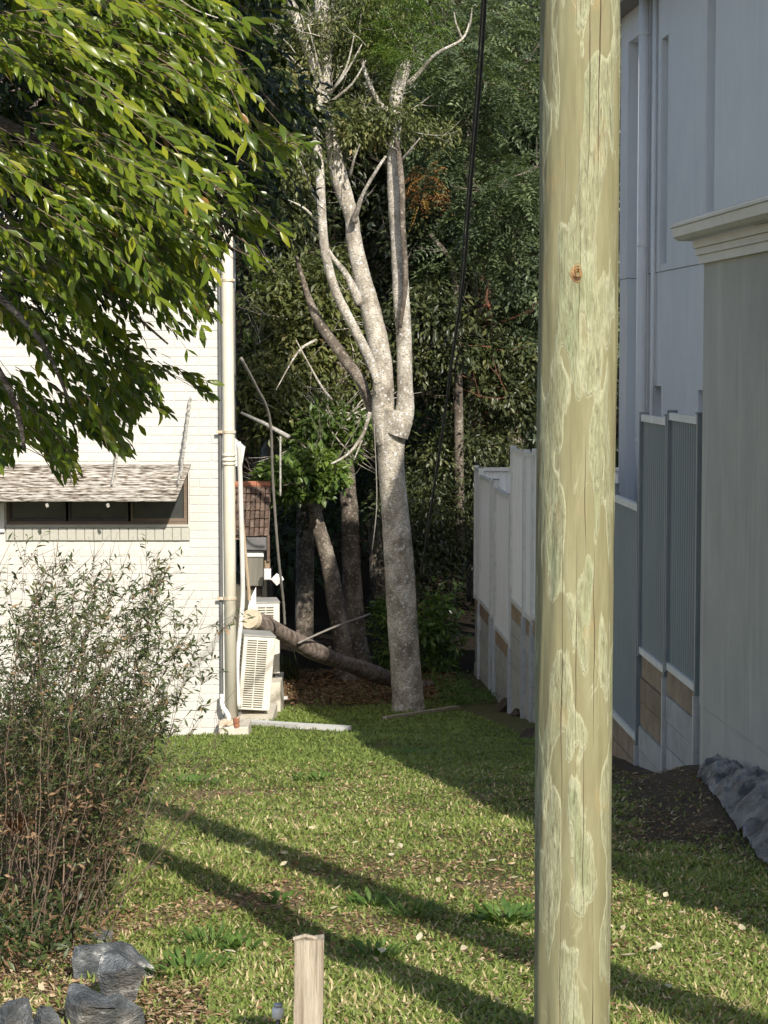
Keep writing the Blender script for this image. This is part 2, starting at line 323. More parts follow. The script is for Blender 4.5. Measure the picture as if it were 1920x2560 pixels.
# ground
m, t, p = nodes('lawn_soil')
n1 = noise(t, 3, 8, .65); n2 = noise(t, 40, 6, .7)
gr = ramp(t, n2, [(.3, (0.060, 0.063, 0.024)), (.55, (0.150, 0.143, 0.063)), (.75, (0.330, 0.262, 0.135))])
so_ = ramp(t, n2, [(.3, (.055, .040, .028)), (.55, (.105, .080, .058)), (.75, (.19, .15, .115))])
pl = ramp(t, n2, [(.3, (.26, .19, .115)), (.6, (.38, .29, .19)), (.8, (.48, .38, .26))])
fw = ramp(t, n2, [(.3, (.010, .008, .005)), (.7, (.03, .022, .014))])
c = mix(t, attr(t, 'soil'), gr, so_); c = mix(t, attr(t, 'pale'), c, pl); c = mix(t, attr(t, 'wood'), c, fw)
t.links.new(c, p.inputs['Base Color']); p.inputs['Roughness'].default_value = 1; p.inputs['Specular IOR Level'].default_value = .15
bump(t, p, n2, .025); M['ground'] = m
# pole
m, t, p = nodes('treated_pine')
uv = N_(t, 'ShaderNodeUVMap').outputs[0]
sep = N_(t, 'ShaderNodeSeparateXYZ'); t.links.new(uv, sep.inputs[0]); U, Vv = sep.outputs[0], sep.outputs[1]
a1 = noise(t, 1, 2, .45, vec=uv, stretch=(13, 2.9, 1), dist=.5)
a1 = mth(t, 'ADD', a1, mth(t, 'MULTIPLY', mth(t, 'SUBTRACT', noise(t, 1, 5, .7, vec=uv, stretch=(90, 12, 1)), .5), .11))
base = ramp(t, noise(t, 1, 6, .6, vec=uv, stretch=(26, 4, 1)), [(.3, (0.188, 0.173, 0.092)), (.5, (0.224, 0.211, 0.115)), (.7, (0.264, 0.257, 0.152))])
grn = ramp(t, noise(t, 1, 7, .75, vec=uv, stretch=(130, 17, 1), dist=1.2), [(.32, (0.126, 0.115, 0.070)), (.42, (0.215, 0.207, 0.122)), (.53, (0.296, 0.303, 0.185)), (.72, (0.444, 0.459, 0.311))])
teal = ramp(t, noise(t, 1, 3, .5, vec=uv, stretch=(9, 1.6, 1)), [(.48, (0, 0, 0)), (.66, (.75, .75, .75))])
grn = mix(t, teal, grn, mix(t, 1.0, grn, (.62, .78, .66), 'MULTIPLY'))
msk = ramp(t, a1, [(.507, (0, 0, 0)), (.520, (1, 1, 1))])
edge = ramp(t, a1, [(.494, (0, 0, 0)), (.506, (1, 1, 1)), (.512, (1, 1, 1)), (.545, (0, 0, 0))])
c = mix(t, msk, base, grn); c = mix(t, mth(t, 'MULTIPLY', edge, .6), c, (.52, .53, .36))
c = mix(t, mth(t, 'MULTIPLY', ramp(t, noise(t, 1, 4, .5, vec=uv, stretch=(12, 5, 1)), [(.62, (0, 0, 0)), (.75, (1, 1, 1))]), .45), c, (.42, .26, .10))
gn = noise(t, 1, 5, .7, vec=uv, stretch=(300, 3, 1)); c = mix(t, .5, c, ramp(t, gn, [(.3, (.72, .72, .7)), (.65, (1.12, 1.12, 1.1))]), 'MULTIPLY')
crk = None
for i, u0 in enumerate((-.040, -.005, .016, .042, .12, -.13)):
    wv = noise(t, 1, 3, .5, vec=uv, stretch=(0.001, 1.6+.3*i, 1)); wv2 = N_(t, 'ShaderNodeTexNoise'); wv2.noise_dimensions = '1D'
    wv2.inputs['Scale'].default_value = 1.1; wv2.inputs['W'].default_value = 0
    ww = mth(t, 'ADD', Vv, i*7.3); t.links.new(ww, wv2.inputs['W'])
    d = mth(t, 'ABSOLUTE', mth(t, 'SUBTRACT', mth(t, 'SUBTRACT', U, u0), mth(t, 'MULTIPLY', mth(t, 'SUBTRACT', wv, .5), .022)))
    wid = mth(t, 'MULTIPLY', mth(t, 'MAXIMUM', mth(t, 'SUBTRACT', wv2.outputs[0], .46), 0), .0055)
    ck = mth(t, 'LESS_THAN', d, wid); crk = ck if crk is None else mth(t, 'MAXIMUM', crk, ck)
a2 = noise(t, 1, 2, .5, vec=uv, stretch=(19, 4.5, 1), dist=.8); a3 = noise(t, 1, 3, .6, vec=uv, stretch=(7, 2, 1))
l2 = mth(t, 'MULTIPLY', ramp(t, a2, [(.495, (0, 0, 0)), (.502, (1, 1, 1)), (.505, (1, 1, 1)), (.525, (0, 0, 0))]), ramp(t, a3, [(.5, (0, 0, 0)), (.62, (.38, .38, .38))]))
c = mix(t, l2, c, (.50, .51, .34))
c = mix(t, mth(t, 'MULTIPLY', ramp(t, a2, [(.5, (0, 0, 0)), (.53, (1, 1, 1))]), .22), c, (.22, .215, .11))
scr = noise(t, 1, 6, .75, vec=uv, stretch=(60, 60, 1), dist=2.5)
c = mix(t, mth(t, 'MULTIPLY', ramp(t, scr, [(.60, (0, 0, 0)), (.66, (1, 1, 1))]), .35), c, (.17, .13, .07))
c = mix(t, crk, c, (.05, .025, .01))
t.links.new(c, p.inputs['Base Color']); p.inputs['Roughness'].default_value = .8
h = mth(t, 'ADD', mth(t, 'MULTIPLY', msk, .16), mth(t, 'MULTIPLY', noise(t, 1, 6, .7, vec=uv, stretch=(150, 25, 1)), mth(t, 'ADD', mth(t, 'MULTIPLY', msk, .6), .15)))
h = mth(t, 'SUBTRACT', h, mth(t, 'MULTIPLY', crk, 1.2)); bump(t, p, h, .005, .9); M['pole'] = m
M['knot'] = surf('resin_knot', [(.35, (.10, .05, .02)), (.5, (.36, .21, .08)), (.7, (.48, .36, .16))], 38, .7, .004)

# ------------------------------------------------------------ ground
def soilmask(X, Y):
    px, py = proj(np.stack([X, Y, gz(X, Y)], -1))
    n = fbm(X*2.2, Y*2.2, 31)-.5
    wx = 3.175-.0764*Y
    soil = sstep(.15, -.10, (1.42+.14*np.maximum(Y-12.5, 0)*.6-X)+n*.9)*sstep(9.2, 11.0, Y+n*1.5)*sstep(25, 20, Y)
    mulch = sstep(.12, -.05, (py*-1+2380)/260+(px-300)/230*.5*(px > 0)+n*.8)*(px < 520)*sstep(9.5, 8.6, Y)
    ln = np.interp(px, [215, 330, 450, 600, 760], [2345, 2308, 2272, 2250, 2236])
    pal = sstep(44, 22, np.abs(py-ln-6)+50*(n))*sstep(200, 240, px)*sstep(790, 740, px)*sstep(20, 18, Y)
    pal = np.maximum(pal, sstep(.62, .72, fbm(X*1.7, Y*1.7, 77))*.6*(Y < 16))
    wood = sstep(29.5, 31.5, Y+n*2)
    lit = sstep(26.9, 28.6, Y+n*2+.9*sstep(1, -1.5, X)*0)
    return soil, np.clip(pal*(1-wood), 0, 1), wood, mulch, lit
def grid(name, xs, ys, mat):
    X, Y = np.meshgrid(xs, ys); Z = gz(X, Y); nx, ny = len(xs), len(ys)
    so1, pa, wo1, mu, li = soilmask(X, Y)
    V = np.stack([X, Y, Z], -1).reshape(-1, 3); idx = np.arange(nx*ny).reshape(ny, nx)
    Fq = np.stack([idx[:-1, :-1], idx[:-1, 1:], idx[1:, 1:], idx[1:, :-1]], -1).reshape(-1, 4)
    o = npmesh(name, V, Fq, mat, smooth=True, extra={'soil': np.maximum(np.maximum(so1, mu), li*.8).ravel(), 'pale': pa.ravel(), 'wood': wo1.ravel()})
    o['kind'] = 'structure'; return o
xs = np.concatenate([np.linspace(-400, -60, 8), np.linspace(-50, -5, 26), np.linspace(-4.8, 4.8, 170), np.linspace(5, 50, 26), np.linspace(60, 400, 8)])
ys = np.concatenate([np.linspace(-300, -15, 8), np.linspace(-12, 4.8, 12), np.linspace(5, 17, 190), np.linspace(17.15, 33, 90), np.linspace(34, 80, 40), np.linspace(90, 700, 14)])
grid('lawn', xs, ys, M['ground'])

# ------------------------------------------------------------ white brick house (left)
HX, HY = -1.60, 21.0
house = empty('brick_house', (HX, HY, -3.9), 0, 'white painted brick house with a hooded window and a pipe at its corner', 'house')
def hp(o): o.parent = house; o.matrix_parent_inverse = Matrix.Translation((-HX, -HY, 3.9)); return o
wz0, wz1 = P(240, 1312, HY).z, P(240, 1163, HY).z; wx0, wx1 = P(14, 1200, HY).x, P(470, 1200, HY).x
ztop = 2.25
b = MB(); y0, y1 = HY+.006, HY+.16
b.box(-9, wx0, y0, y1, -4.2, ztop); b.box(wx1, HX-.004, y0, y1, -4.2, ztop); b.box(wx0, wx1, y0, y1, -4.2, wz0); b.box(wx0, wx1, y0, y1, wz1, ztop)
wall = hp(b.build('front_wall', M['mortar']))
b = MB(); n = 12; Ys = HY+10.5; X2 = HX-.058*10.5
b.hexa([(HX-.15, HY+.17, -4.9), (HX, HY+.01, -4.9), (X2, Ys, -4.9), (X2-.15, Ys, -4.9), (HX-.15, HY+.17, ztop), (HX, HY+.01, ztop), (X2, Ys, ztop), (X2-.15, Ys, ztop)])
b.box(-9, X2, Ys+.01, Ys+.2, -4.9, ztop); b.box(-9.2, -9.01, HY, Ys, -4.9, ztop)
hp(b.build('side_wall', M['sidewall']))
b = MB(); b.box(wx0-.3, wx1+.3, HY+.5, HY+.55, wz0-.4, wz1+.4); hp(b.build('dark_interior', M['acdark']))  # dark sheet added for the unlit room behind the panes
# bricks
bl, bh, bw, bc = .23, .0765, .24, .086
bm_ = MB().bevbox(0, bl, -.0, .02, 0, bh, .002).mesh('brick', M['brickpaint'])
bhalf = MB().bevbox(0, .11, 0, .02, 0, bh, .004).mesh('half_brick', M['brickpaint'])
bricks = []; trims = []
z = -4.03; row = 0
while z+bc < ztop:
    off = .12 if row % 2 else 0
    x = HX-bl-.001
    if off: bricks.append((HX-.111, z, 1))
    x = HX-bl-.001-(off if off else 0)
    while x > -5.2:
        inw = (x+bl > wx0-.02 and x < wx1+.02 and z+bh > wz0-.20 and z < wz1+.01)
        if not inw: bricks.append((x, z, 0))
        elif x+bl > wx1+.025: trims.append((wx1+.012, x+bl, z))
        x -= bw
    z += bc; row += 1
def score(bx, bz):
    px, py = proj((bx+.1, HY, bz)); s = 0
    if px < -20 or py < 880 or py > 1880: return 9e9
    s = abs(py-1200) + max(0, 440-px)*1.6
    return s
bricks.sort(key=lambda q: score(q[0], q[1]))
rest = MB()
for i, (bx, bz, hf) in enumerate(bricks):
    dy = random.uniform(-.0015, .0015)
    if i < 300:
        o = bpy.data.objects.new('brick', bhalf if hf else bm_); link(o, wall); o.location = (bx, HY-.0+dy, bz)
    else:
        rest.bevbox(bx, bx+(.11 if hf else bl), HY+dy, HY+.02, bz, bz+bh, .004)
for xa, xb_, bz in trims: MB().bevbox(xa, xb_, HY, HY+.02, bz, bz+bh, .004).build('cut_brick', M['brickpaint'], wall)
o = rest.build('brickwork', M['brickpaint'], wall); o['kind'] = 'stuff'
# the wall was parented with an inverse: its children sit in world numbers, because the wall's own matrix is the identity
# window
win = hp(MB().box(wx0, wx1, HY+.05, HY+.09, wz0, wz0+.03).box(wx0, wx1, HY+.05, HY+.09, wz1-.03, wz1).box(wx0, wx0+.03, HY+.05, HY+.09, wz0+.031, wz1-.031).box(wx1-.03, wx1, HY+.05, HY+.09, wz0+.031, wz1-.031).build('window', M['darkwood']))
xm = [P(q, 1250, HY).x for q in (17, 166, 322, 467)]
for i in range(3):
    MB().box(xm[i]+.012, xm[i+1]-.012, HY+.073, HY+.078, wz0+.03, wz1-.03).build('pane', M['glass'], win)
    f = MB(); a, c2 = xm[i]+.012, xm[i+1]-.012
    f.box(a, c2, HY+.045, HY+.071, wz0+.031, wz0+.06); f.box(a, a+.022, HY+.045, HY+.071, wz0+.061, wz1-.03); f.box(c2-.022, c2, HY+.045, HY+.071, wz0+.061, wz1-.03)
    f.build('sash', M['blackframe'] if i < 2 else M['darkwood'], win)
    if i < 2: MB().box(a+.03, c2-.03, HY+.055, HY+.07, wz0+.30, wz0+.315).build('glazing_bar', M['blackframe'], win)
sill = hp(MB().box(wx0-.01, wx1+.005, HY-.012, HY+.05, wz0-.02, wz0-.002).build('window_sill', M['sill']))
sb = MB().bevbox(0, .0835, 0, .07, 0, .125, .004).mesh('sill_brick', M['sill']); x = wx0
while x+.08 < wx1+.02:
    o = bpy.data.objects.new('sill_brick', sb); link(o, sill); o.location = (x, HY-.022+random.uniform(-.002, .002), wz0-.155); x += .087
# awning
tl, bl_ = P(478, 1164, 20.97), P(440, 1256, 20.55)
aw = hp(MB().tube([(-6.5, 20.60, bl_.z+.03), (bl_.x-.03, 20.60, bl_.z+.03)], .012, 6).build('awning', M['darkwood']))
K = 11
for i in range(K):
    a0, a1 = i/K, (i+1.18)/K
    def q(s, xoff=0): return tl.lerp(bl_, s)
    A, B = q(a0), q(min(a1, 1.01)); th = .012
    up = Vector((0, -.62, .78))
    A2, B2 = A+up*(.004), B+up*.016
    MB().hexa([(-6.6, B2.y, B2.z), (B2.x, B2.y, B2.z), (A2.x, A2.y, A2.z), (-6.6, A2.y, A2.z)]+[tuple(Vector(v)+up*th) for v in ((-6.6, B2.y, B2.z), (B2.x, B2.y, B2.z), (A2.x, A2.y, A2.z), (-6.6, A2.y, A2.z))]).build('slat', M['awning'], aw)
for px in (290, 455):
    A = P(px, 1165, 20.95); B = P(px-8, 1215, 20.72)
    MB().tube([A+Vector((0, -.05, .02)), B+Vector((0, -.06, .02))], .011, 6).build('strap', M['chain'], aw)
for px in (116, 268):
    MB().tube([P(px, 1259, 20.56), P(px+3, 1268, 20.56)], .016, 8).build('hook', M['chain'], aw)
for px0, py0, px1, py1 in ((476, 992, 452, 1190), (152, 1040, 148, 1190), (292, 1130, 286, 1190)):
    pts = [P(px0+(px1-px0)*k/30, py0+(py1-py0)*k/30, 20.97-.2*k/30)+Vector((.004*math.sin(k*2.1), 0, 0)) for k in range(31)]
    MB().tube(pts, [.012+.005*(k % 2) for k in range(31)], 6).build('chain', M['chain'], aw)
b = MB(); b.box(-6.5, wx0-.012, HY-.03, HY-.004, P(0, 1330, HY).z, P(0, 1258, HY).z)
hp(b.build('side_shutter', M['sidewall']))
# downpipe at the corner
dpx = P(575, 1500, 20.92).x
dp = hp(MB().tube([(dpx-.012, 20.93, ztop+.1), (dpx-.008, 20.93, .5), (dpx, 20.93, -1.5), (dpx+.008, 20.93, P(0, 1795, 20.9).z)], .057, 20).build('downpipe', M['pvc'], smooth=True))
for zz, r in ((P(0, 1138, 20.9).z, .066), (P(0, 1150, 20.9).z, .069), (P(0, 1160, 20.9).z, .066)):
    MB().tube([(dpx-.002, 20.93, zz-.012), (dpx-.002, 20.93, zz+.012)], r, 20).build('collar', M['pvc'], dp, True)
for py in (1080, 1497, 700):
    zz = P(0, py, 20.9).z
    br = MB().tube([(dpx, 20.93, zz-.012), (dpx, 20.93, zz+.012)], .067, 20); br.box(dpx-.13, dpx-.06, 20.92, 20.94, zz-.014, zz+.014)
    br.build('bracket', M['rust'], dp)
tx = dpx-.093
hp(MB().tube([(tx, 20.965, ztop), (tx, 20.965, P(0, 1740, 21).z)], .014, 8).build('conduit', M['metalgrey']))
hp(MB().tube([(tx+.03, 20.96, ztop), (tx+.03, 20.96, P(0, 1740, 21).z)], .012, 8).build('conduit', M['whitepipe']))
pe = [P(556, 1735, 20.9), P(556, 1765, 20.88), P(566, 1780, 20.86), P(572, 1795, 20.86), P(570, 1812, 20.88)]
hp(MB().tube(smoothpath(pe, 4), .026, 10).build('elbow', M['whitepipe'], smooth=True))
b = MB(); rr = random.Random(4)
vs = []
for k, (px, py) in enumerate(((545, 1806), (560, 1798), (585, 1800), (598, 1790), (598, 1808), (585, 1822), (566, 1812), (548, 1820))): vs.append(P(px, py, 20.84))
vs2 = [v+Vector((0, .08, 0)) for v in vs]; n = len(vs)
b.add(vs+vs2, [tuple(range(n))]+[(i, (i+1) % n, n+(i+1) % n, n+i) for i in range(n)])
hp(b.build('broken_collar', M['rust']))
hp(MB().tube([P(590, 1796, 20.84), P(592, 1818, 20.84)], .03, 9).build('broken_pipe', M['terracotta']))
p0, p1 = P(546, 1818, 20.82), P(621, 1852, 20.82)
hp(MB().bevbox(p0.x, p1.x, 20.82, 21.3, p1.z-.15, p0.z, .012).build('plinth', M['concrete']))
# roof (behind the foreground crown)
b = MB(); ez = ztop
b.add([(-9.4, HY-.45, ez), (HX+.35, HY-.45, ez), (X2+.4, Ys+.4, ez), (-9.4, Ys+.4, ez), (-6.5, HY+4, ez+1.5), (-4.6, HY+4.2, ez+1.5), (-5, Ys-4, ez+1.5), (-6.6, Ys-4, ez+1.5)],
      [(0, 1, 5, 4), (1, 2, 6, 5), (2, 3, 7, 6), (3, 0, 4, 7), (4, 5, 6, 7), (3, 2, 1, 0)]); hp(b.build('roof', M['rooftile']))
# things on the side wall
def wallx(Y): return HX-.058*(Y-HY)
hp(MB().tube(smoothpath([P(596, 1105, 21.4), P(600, 1180, 21.5), P(603, 1290, 21.6), P(606, 1400, 21.7), P(607, 1490, 21.8), P(602, 1560, 21.8), P(594, 1640, 21.7), P(593, 1700, 21.6), P(598, 1770, 21.6)], 4), .025, 10).build('flexible_duct', M['whitepipe'], smooth=True))
hp(MB().tube([P(599, 1170, 22.2), P(602, 1260, 22.2)], .02, 8).build('insulated_line', M['timber']))
b = MB(); a, c2 = P(603, 1090, 22.6), P(600, 1165, 22.6)
b.hexa([c2+Vector((-.1, 0, 0)), c2+Vector((.02, 0, 0)), c2+Vector((.02, .1, 0)), c2+Vector((-.1, .1, 0)), a+Vector((-.1, 0, 0)), a+Vector((.04, 0, -.12)), a+Vector((.04, .1, -.12)), a+Vector((-.1, .1, 0))])
hp(b.build('wall_vent', M['whitepipe']))
for k, (yy, z0, z1) in enumerate(((22.6, -1.6, -.3), (25.2, -1.3, -.3), (27.6, -.2, .9))):
    MBw = MB(); MBw.hexa([(wallx(yy)+.004, yy, z0), (wallx(yy)+.05, yy, z0), (wallx(yy+1)+.05, yy+1, z0), (wallx(yy+1)+.004, yy+1, z0), (wallx(yy)+.004, yy, z1), (wallx(yy)+.05, yy, z1), (wallx(yy+1)+.05, yy+1, z1), (wallx(yy+1)+.004, yy+1, z1)])
    hp(MBw.build('side_window_frame', M['metalgrey']))
A, B = P(598, 1020, 24.5), P(722, 1090, 23.8)
st = MB().tube([P(604, 1032, 24.6), P(660, 1058, 24.2), P(722, 1092, 23.8)], [.014, .022, .026], 8).build('cut_branch', M['chain'], smooth=True)
tag(st, 'white painted bar sticking out from the house side wall under the tree foliage', 'bar')

# rear wing with tiles
wing = empty('rear_wing', tuple(P(640, 1600, 29.4)), 0, 'small brown tiled roof of the rear wing showing past the house corner', 'building')
wi = Matrix.Translation(-wing.location)
def wp(o): o.parent = wing; o.matrix_parent_inverse = wi; return o
YR = 29.4
t0, t1 = P(590, 1216, YR+.55), P(672, 1340, YR)
roof = wp(MB().hexa([(t1.x-1.4, YR, t1.z-.05), (t1.x, YR, t1.z-.05), (t1.x, YR+.02, t1.z-.0), (t1.x-1.4, YR+.02, t1.z-.0), (t1.x-1.4, YR+.6, t0.z-.05), (t1.x, YR+.6, t0.z-.05), (t1.x, YR+.62, t0.z), (t1.x-1.4, YR+.62, t0.z)]).build('roof', M['rooftile']))
rows, tw = 6, 12/5300*YR*1.02
for r in range(rows):
    zA, zB = t1.z+(t0.z-t1.z)*r/rows, t1.z+(t0.z-t1.z)*(r+1.1)/rows; yA, yB = YR+.6*r/rows, YR+.6*(r+1.1)/rows
    for k in range(7):
        xb = t1.x-(k+1)*tw+ (tw*.0 if r % 2 else 0); dz = random.uniform(0, .02)
        MB().hexa([(xb+.004, yA-.06, zA+.0+dz), (xb+tw-.004, yA-.06, zA+.005+dz), (xb+tw-.004, yB, zB), (xb+.004, yB, zB), (xb+.01, yA-.07, zA+.05+dz), (xb+tw-.012, yA-.07, zA+.055+dz), (xb+tw-.012, yB-.01, zB+.01), (xb+.01, yB-.01, zB+.01)]).build('tile', M['rooftile'], roof)
for k in range(4):
    xb = t1.x-(k+1)*.2
    MB().tube([(xb+.003, YR+.6, t0.z+.02), (xb+.197, YR+.6, t0.z+.02)], .055, 10).build('ridge_tile', M['terracotta'], roof)
def pbox(name, m, x0, y0, x1, y1, Y, dep, par=None, tint=None):
    a, c2 = P(x0, y0, Y), P(x1, y1, Y)
    return MB().bevbox(a.x, c2.x, Y, Y+dep, c2.z, a.z, min(.012, (c2.x-a.x)/6), tint).build(name, m, par)
wp(pbox('gutter', M['metalgrey'], 611, 1344, 666, 1376, YR-.1, .14))
wp(pbox('fascia', M['white'], 613, 1378, 659, 1393, YR-.02, .05))
wp(pbox('flue', M['hood'], 615, 1394, 659, 1466, YR+.0, .3))
wp(pbox('barge_board', M['rooftile'], 667, 1340, 674, 1404, YR-.05, .1)); wp(pbox('corner_stone', M['sleeper'], 661, 1402, 674, 1423, YR, .2))
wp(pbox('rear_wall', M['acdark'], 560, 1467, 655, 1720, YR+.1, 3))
lamp = empty('wall_lamp', tuple(P(668, 1435, 29.1)), 0, 'white twin floodlight under the brown tiled roof', 'lamp')
o = pbox('mount', M['white'], 660, 1423, 677, 1450, 29.1, .1); o.parent = lamp; o.matrix_parent_inverse = Matrix.Translation(-lamp.location)
A = P(692, 1448, 29.0); b = MB()
vs = [A+Vector(v)*.082 for v in ((-1, 0, 0), (0, 0, 1), (.95, 0, .45), (.9, 0, -.5), (0, 0, -1.1))]; n = 5
b.add(vs+[A+Vector((.1, -.05, 0))]+[A+Vector((0, .12, 0))], [(i, (i+1) % n, 5) for i in range(n)]+[((i+1) % n, i, 6) for i in range(n)])
o = b.build('lamp_head', M['white']); o.parent = lamp; o.matrix_parent_inverse = Matrix.Translation(-lamp.location)

# ------------------------------------------------------------ air conditioners
def aircon(px, pyt, pyb, Y, wpx, lab, lean, rz, nl):
    base = P(px, pyb, Y); top = P(px, pyt, Y); H = top.z-base.z; W = wpx/F*Y; D = .5
    r = empty('air_conditioner', tuple(base), rz, lab, 'air conditioner', 'outdoor air conditioner units beside the house')
    r.rotation_euler = (0, lean, rz)
    body = MB().bevbox(-W/2, W/2, 0, D, .03, H-.004, .008).build('casing', M['acbody'], r)
    MB().bevbox(-W/2-.006, W/2+.006, -.006, D, H-.003, H+.018, .006).build('top_panel', M['actop'], r)
    lw = W*.30; pitch = (H*.90)/nl
    lm = MB(); lm.hexa([(0, .0, 0), (lw, .0, 0), (lw, .004, 0), (0, .004, 0), (0, -.0012, pitch*.46), (lw, -.0012, pitch*.46), (lw, .004, pitch*.46), (0, .004, pitch*.46)])
    lm = lm.mesh('louvre_slot', M['acdark'])
    for k in range(nl):
        for cx in (-W*.38, -W*.38+lw+W*.035):
            o = bpy.data.objects.new('louvre_slot', lm); link(o, r); o.location = (cx, -.0025, .06+k*pitch)
    g = MB()                                              # fan guard on the left side
    for k in range(16): g.box(-W/2-.007, -W/2-.004, .06, D-.06, .07+k*H*.9/16, .07+k*H*.9/16+H*.03)
    for k in range(5): g.box(-W/2-.010, -W/2-.0075, .06+k*.14, .075+k*.14, .06, H-.06)
    o = g.build('fan_guard', M['acdark'], r)
    for sx in (-.4, .4): MB().box(sx*W-.02, sx*W+.02, .08, .12, -.06, .028).build('foot', M['metalgrey'], r)
    return r
aircon(634, 1592, 1782, 24.1, 80, 'tall cream air conditioner unit leaning beside the house downpipe', R(5.0), R(11), 30)
aircon(669, 1508, 1690, 26.6, 62, 'cream air conditioner unit half hidden behind the cut log end', R(0), R(8), 26)
tag(MB().bevbox(P(596, 1790, 23.8).x, P(680, 1790, 23.8).x, 23.8, 25.0, -4.3, P(0, 1792, 24.0).z, .01).build('concrete_slab', M['concrete']), 'pale slab under the leaning air conditioner unit', 'slab')
p0 = P(640, 1700, 26.4)
tag(MB().bevbox(P(640, 1700, 26.4).x-.05, P(702, 1700, 26.4).x, 26.3, 27.2, -4.7, P(0, 1694, 26.4).z-.05, .01).build('concrete_plinth', M['concrete']), 'concrete block carrying the rear air conditioner unit', 'block')
A, B = P(622, 1530, 23.6), P(600, 1175, 22.6)
tag(MB().tube([P(600, 1225, 22.7), P(624, 1500, 23.3)], [.012, .020], 8).build('timber_pole', M['timber']), 'thin bare wooden pole leaning on the side of the white house', 'pole')
b = MB(); v = [P(640, 1467, 25.8), P(640, 1535, 25.8), P(612, 1560, 25.8), P(624, 1500, 25.8)]
b.add([*v]+[q+Vector((0, .03, 0)) for q in v], [(0, 1, 2, 3), (7, 6, 5, 4), (0, 4, 5, 1), (1, 5, 6, 2), (2, 6, 7, 3), (3, 7, 4, 0)])
tag(b.build('white_board', M['white']), 'white board standing on edge behind the cut log end', 'board')

# ------------------------------------------------------------ pale rendered building (right, behind the fence)
TH = math.atan(.0764); K1 = math.sqrt(1+.0764**2)
bb = empty('rendered_building', (4.4, 0, -3.0), TH, 'tall pale blue grey rendered house with narrow recesses and a drainpipe', 'house')
def uu(px, X0=4.4): return X0*F/(px-555)*K1
def zz_(py, px, X0=4.4): return P(px, py, X0*F/(px-555)).z+3.0
FAR = uu(1545); TOPZ = 3.70+3.0
recs = [(uu(1608), uu(1563), zz_(1330, 1580), zz_(107, 1563), .22), (uu(1662), uu(1645), zz_(660, 1655), zz_(90, 1655), .14),
        (uu(1778), uu(1757), zz_(640, 1765), TOPZ-.25, .14), (uu(1650), uu(1633), zz_(1400, 1640), zz_(965, 1641), .14), (uu(1760), uu(1742), zz_(1400, 1750), zz_(975, 1750), .14)]
cuts = sorted({-4.0, FAR}|{r[0] for r in recs}|{r[1] for r in recs}); JZ = zz_(668, 1700)
zc = [-1.5, JZ, TOPZ]
lo, up_ = MB(), MB()
for a, c2 in zip(cuts[:-1], cuts[1:]):
    holes = [(r[2], r[3]) for r in recs if r[0] <= a+1e-6 and r[1] >= c2-1e-6]
    segs = [(-1.5, TOPZ)]
    for h0, h1 in holes: segs = [q for s0, s1 in segs for q in ((s0, min(h0, s1)), (max(h1, s0), s1)) if q[1]-q[0] > .001]
    for s0, s1 in segs:
        if s0 < JZ: lo.box(0.008, .3, a, c2, s0, min(s1, JZ-.006), .5)
        if s1 > JZ: up_.box(0, .3, a, c2, max(s0, JZ), s1, .5)
lo.build('lower_wall', M['blue'], bb); up_.build('upper_wall', M['blue'], bb)
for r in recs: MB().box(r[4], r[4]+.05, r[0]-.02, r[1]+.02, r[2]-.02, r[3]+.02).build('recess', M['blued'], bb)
MB().box(.302, 6, -4, -3.7, -1.5, TOPZ).box(.302, 6, FAR-.3, FAR, -1.5, TOPZ).build('end_wall', M['blue'], bb)
MB().box(-.18, .29, -4.4, FAR+.35, TOPZ+.002, TOPZ+.03).build('soffit', M['soffit'], bb)
MB().box(-.21, -.182, -4.4, FAR+.37, TOPZ-.01, TOPZ+.05).build('fascia', M['soffit'], bb)
MB().box(-.27, -.212, -4.4, FAR+.37, TOPZ-.0, TOPZ+.045).build('gutter', M['gutter'], bb)
MB().add([(-.2, -4.4, TOPZ+.055), (-.2, FAR+.37, TOPZ+.055), (6.4, FAR+.37, TOPZ+.055), (6.4, -4.4, TOPZ+.055), (3, 0, TOPZ+1.4), (3, FAR-4, TOPZ+1.4)], [(0, 4, 5, 1), (1, 5, 2), (2, 5, 4, 3), (3, 4, 0), (0, 1, 2, 3)]).build('roof', M['roofsheet'], bb)
du = uu(1619)
d = MB().tube([(-.075, du, -1.0), (-.075, du, TOPZ)], .055, 16).build('drainpipe', M['blue'], bb, True)
for pz in (zz_(614, 1619), zz_(85, 1619), zz_(1100, 1619)): MB().tube([(-.075, du, pz-.012), (-.075, du, pz+.012)], .062, 16).build('pipe_clip', M['blue'], d)
MB().tube([(-.03, uu(1636), -1.0), (-.03, uu(1636), TOPZ)], .022, 10).build('conduit', M['blue'], bb, True)

# ------------------------------------------------------------ grey garage (right, nearest)
ga = empty('garage', (3.175, 0, -3.0), TH, 'plain grey rendered garage wall under a cream gutter at the right', 'garage')
GF = uu(1757, 3.175); gt = 3.0+P(1757, 660, 14.0).z; base = .20
jz = 3.0+P(1757, 1761, 14.0).z
MB().box(0, .25, 4.2, GF, base-.6, jz-.004).build('lower_wall', M['garage'], ga)
MB().box(-.004, .25, 4.2, GF, jz, gt+.02).build('upper_wall', M['garage'], ga)
MB().box(.252, 4.5, GF-.25, GF-.001, base-.6, gt).box(.252, 4.5, 4.2, 4.45, base-.6, gt).build('end_wall', M['garage'], ga)
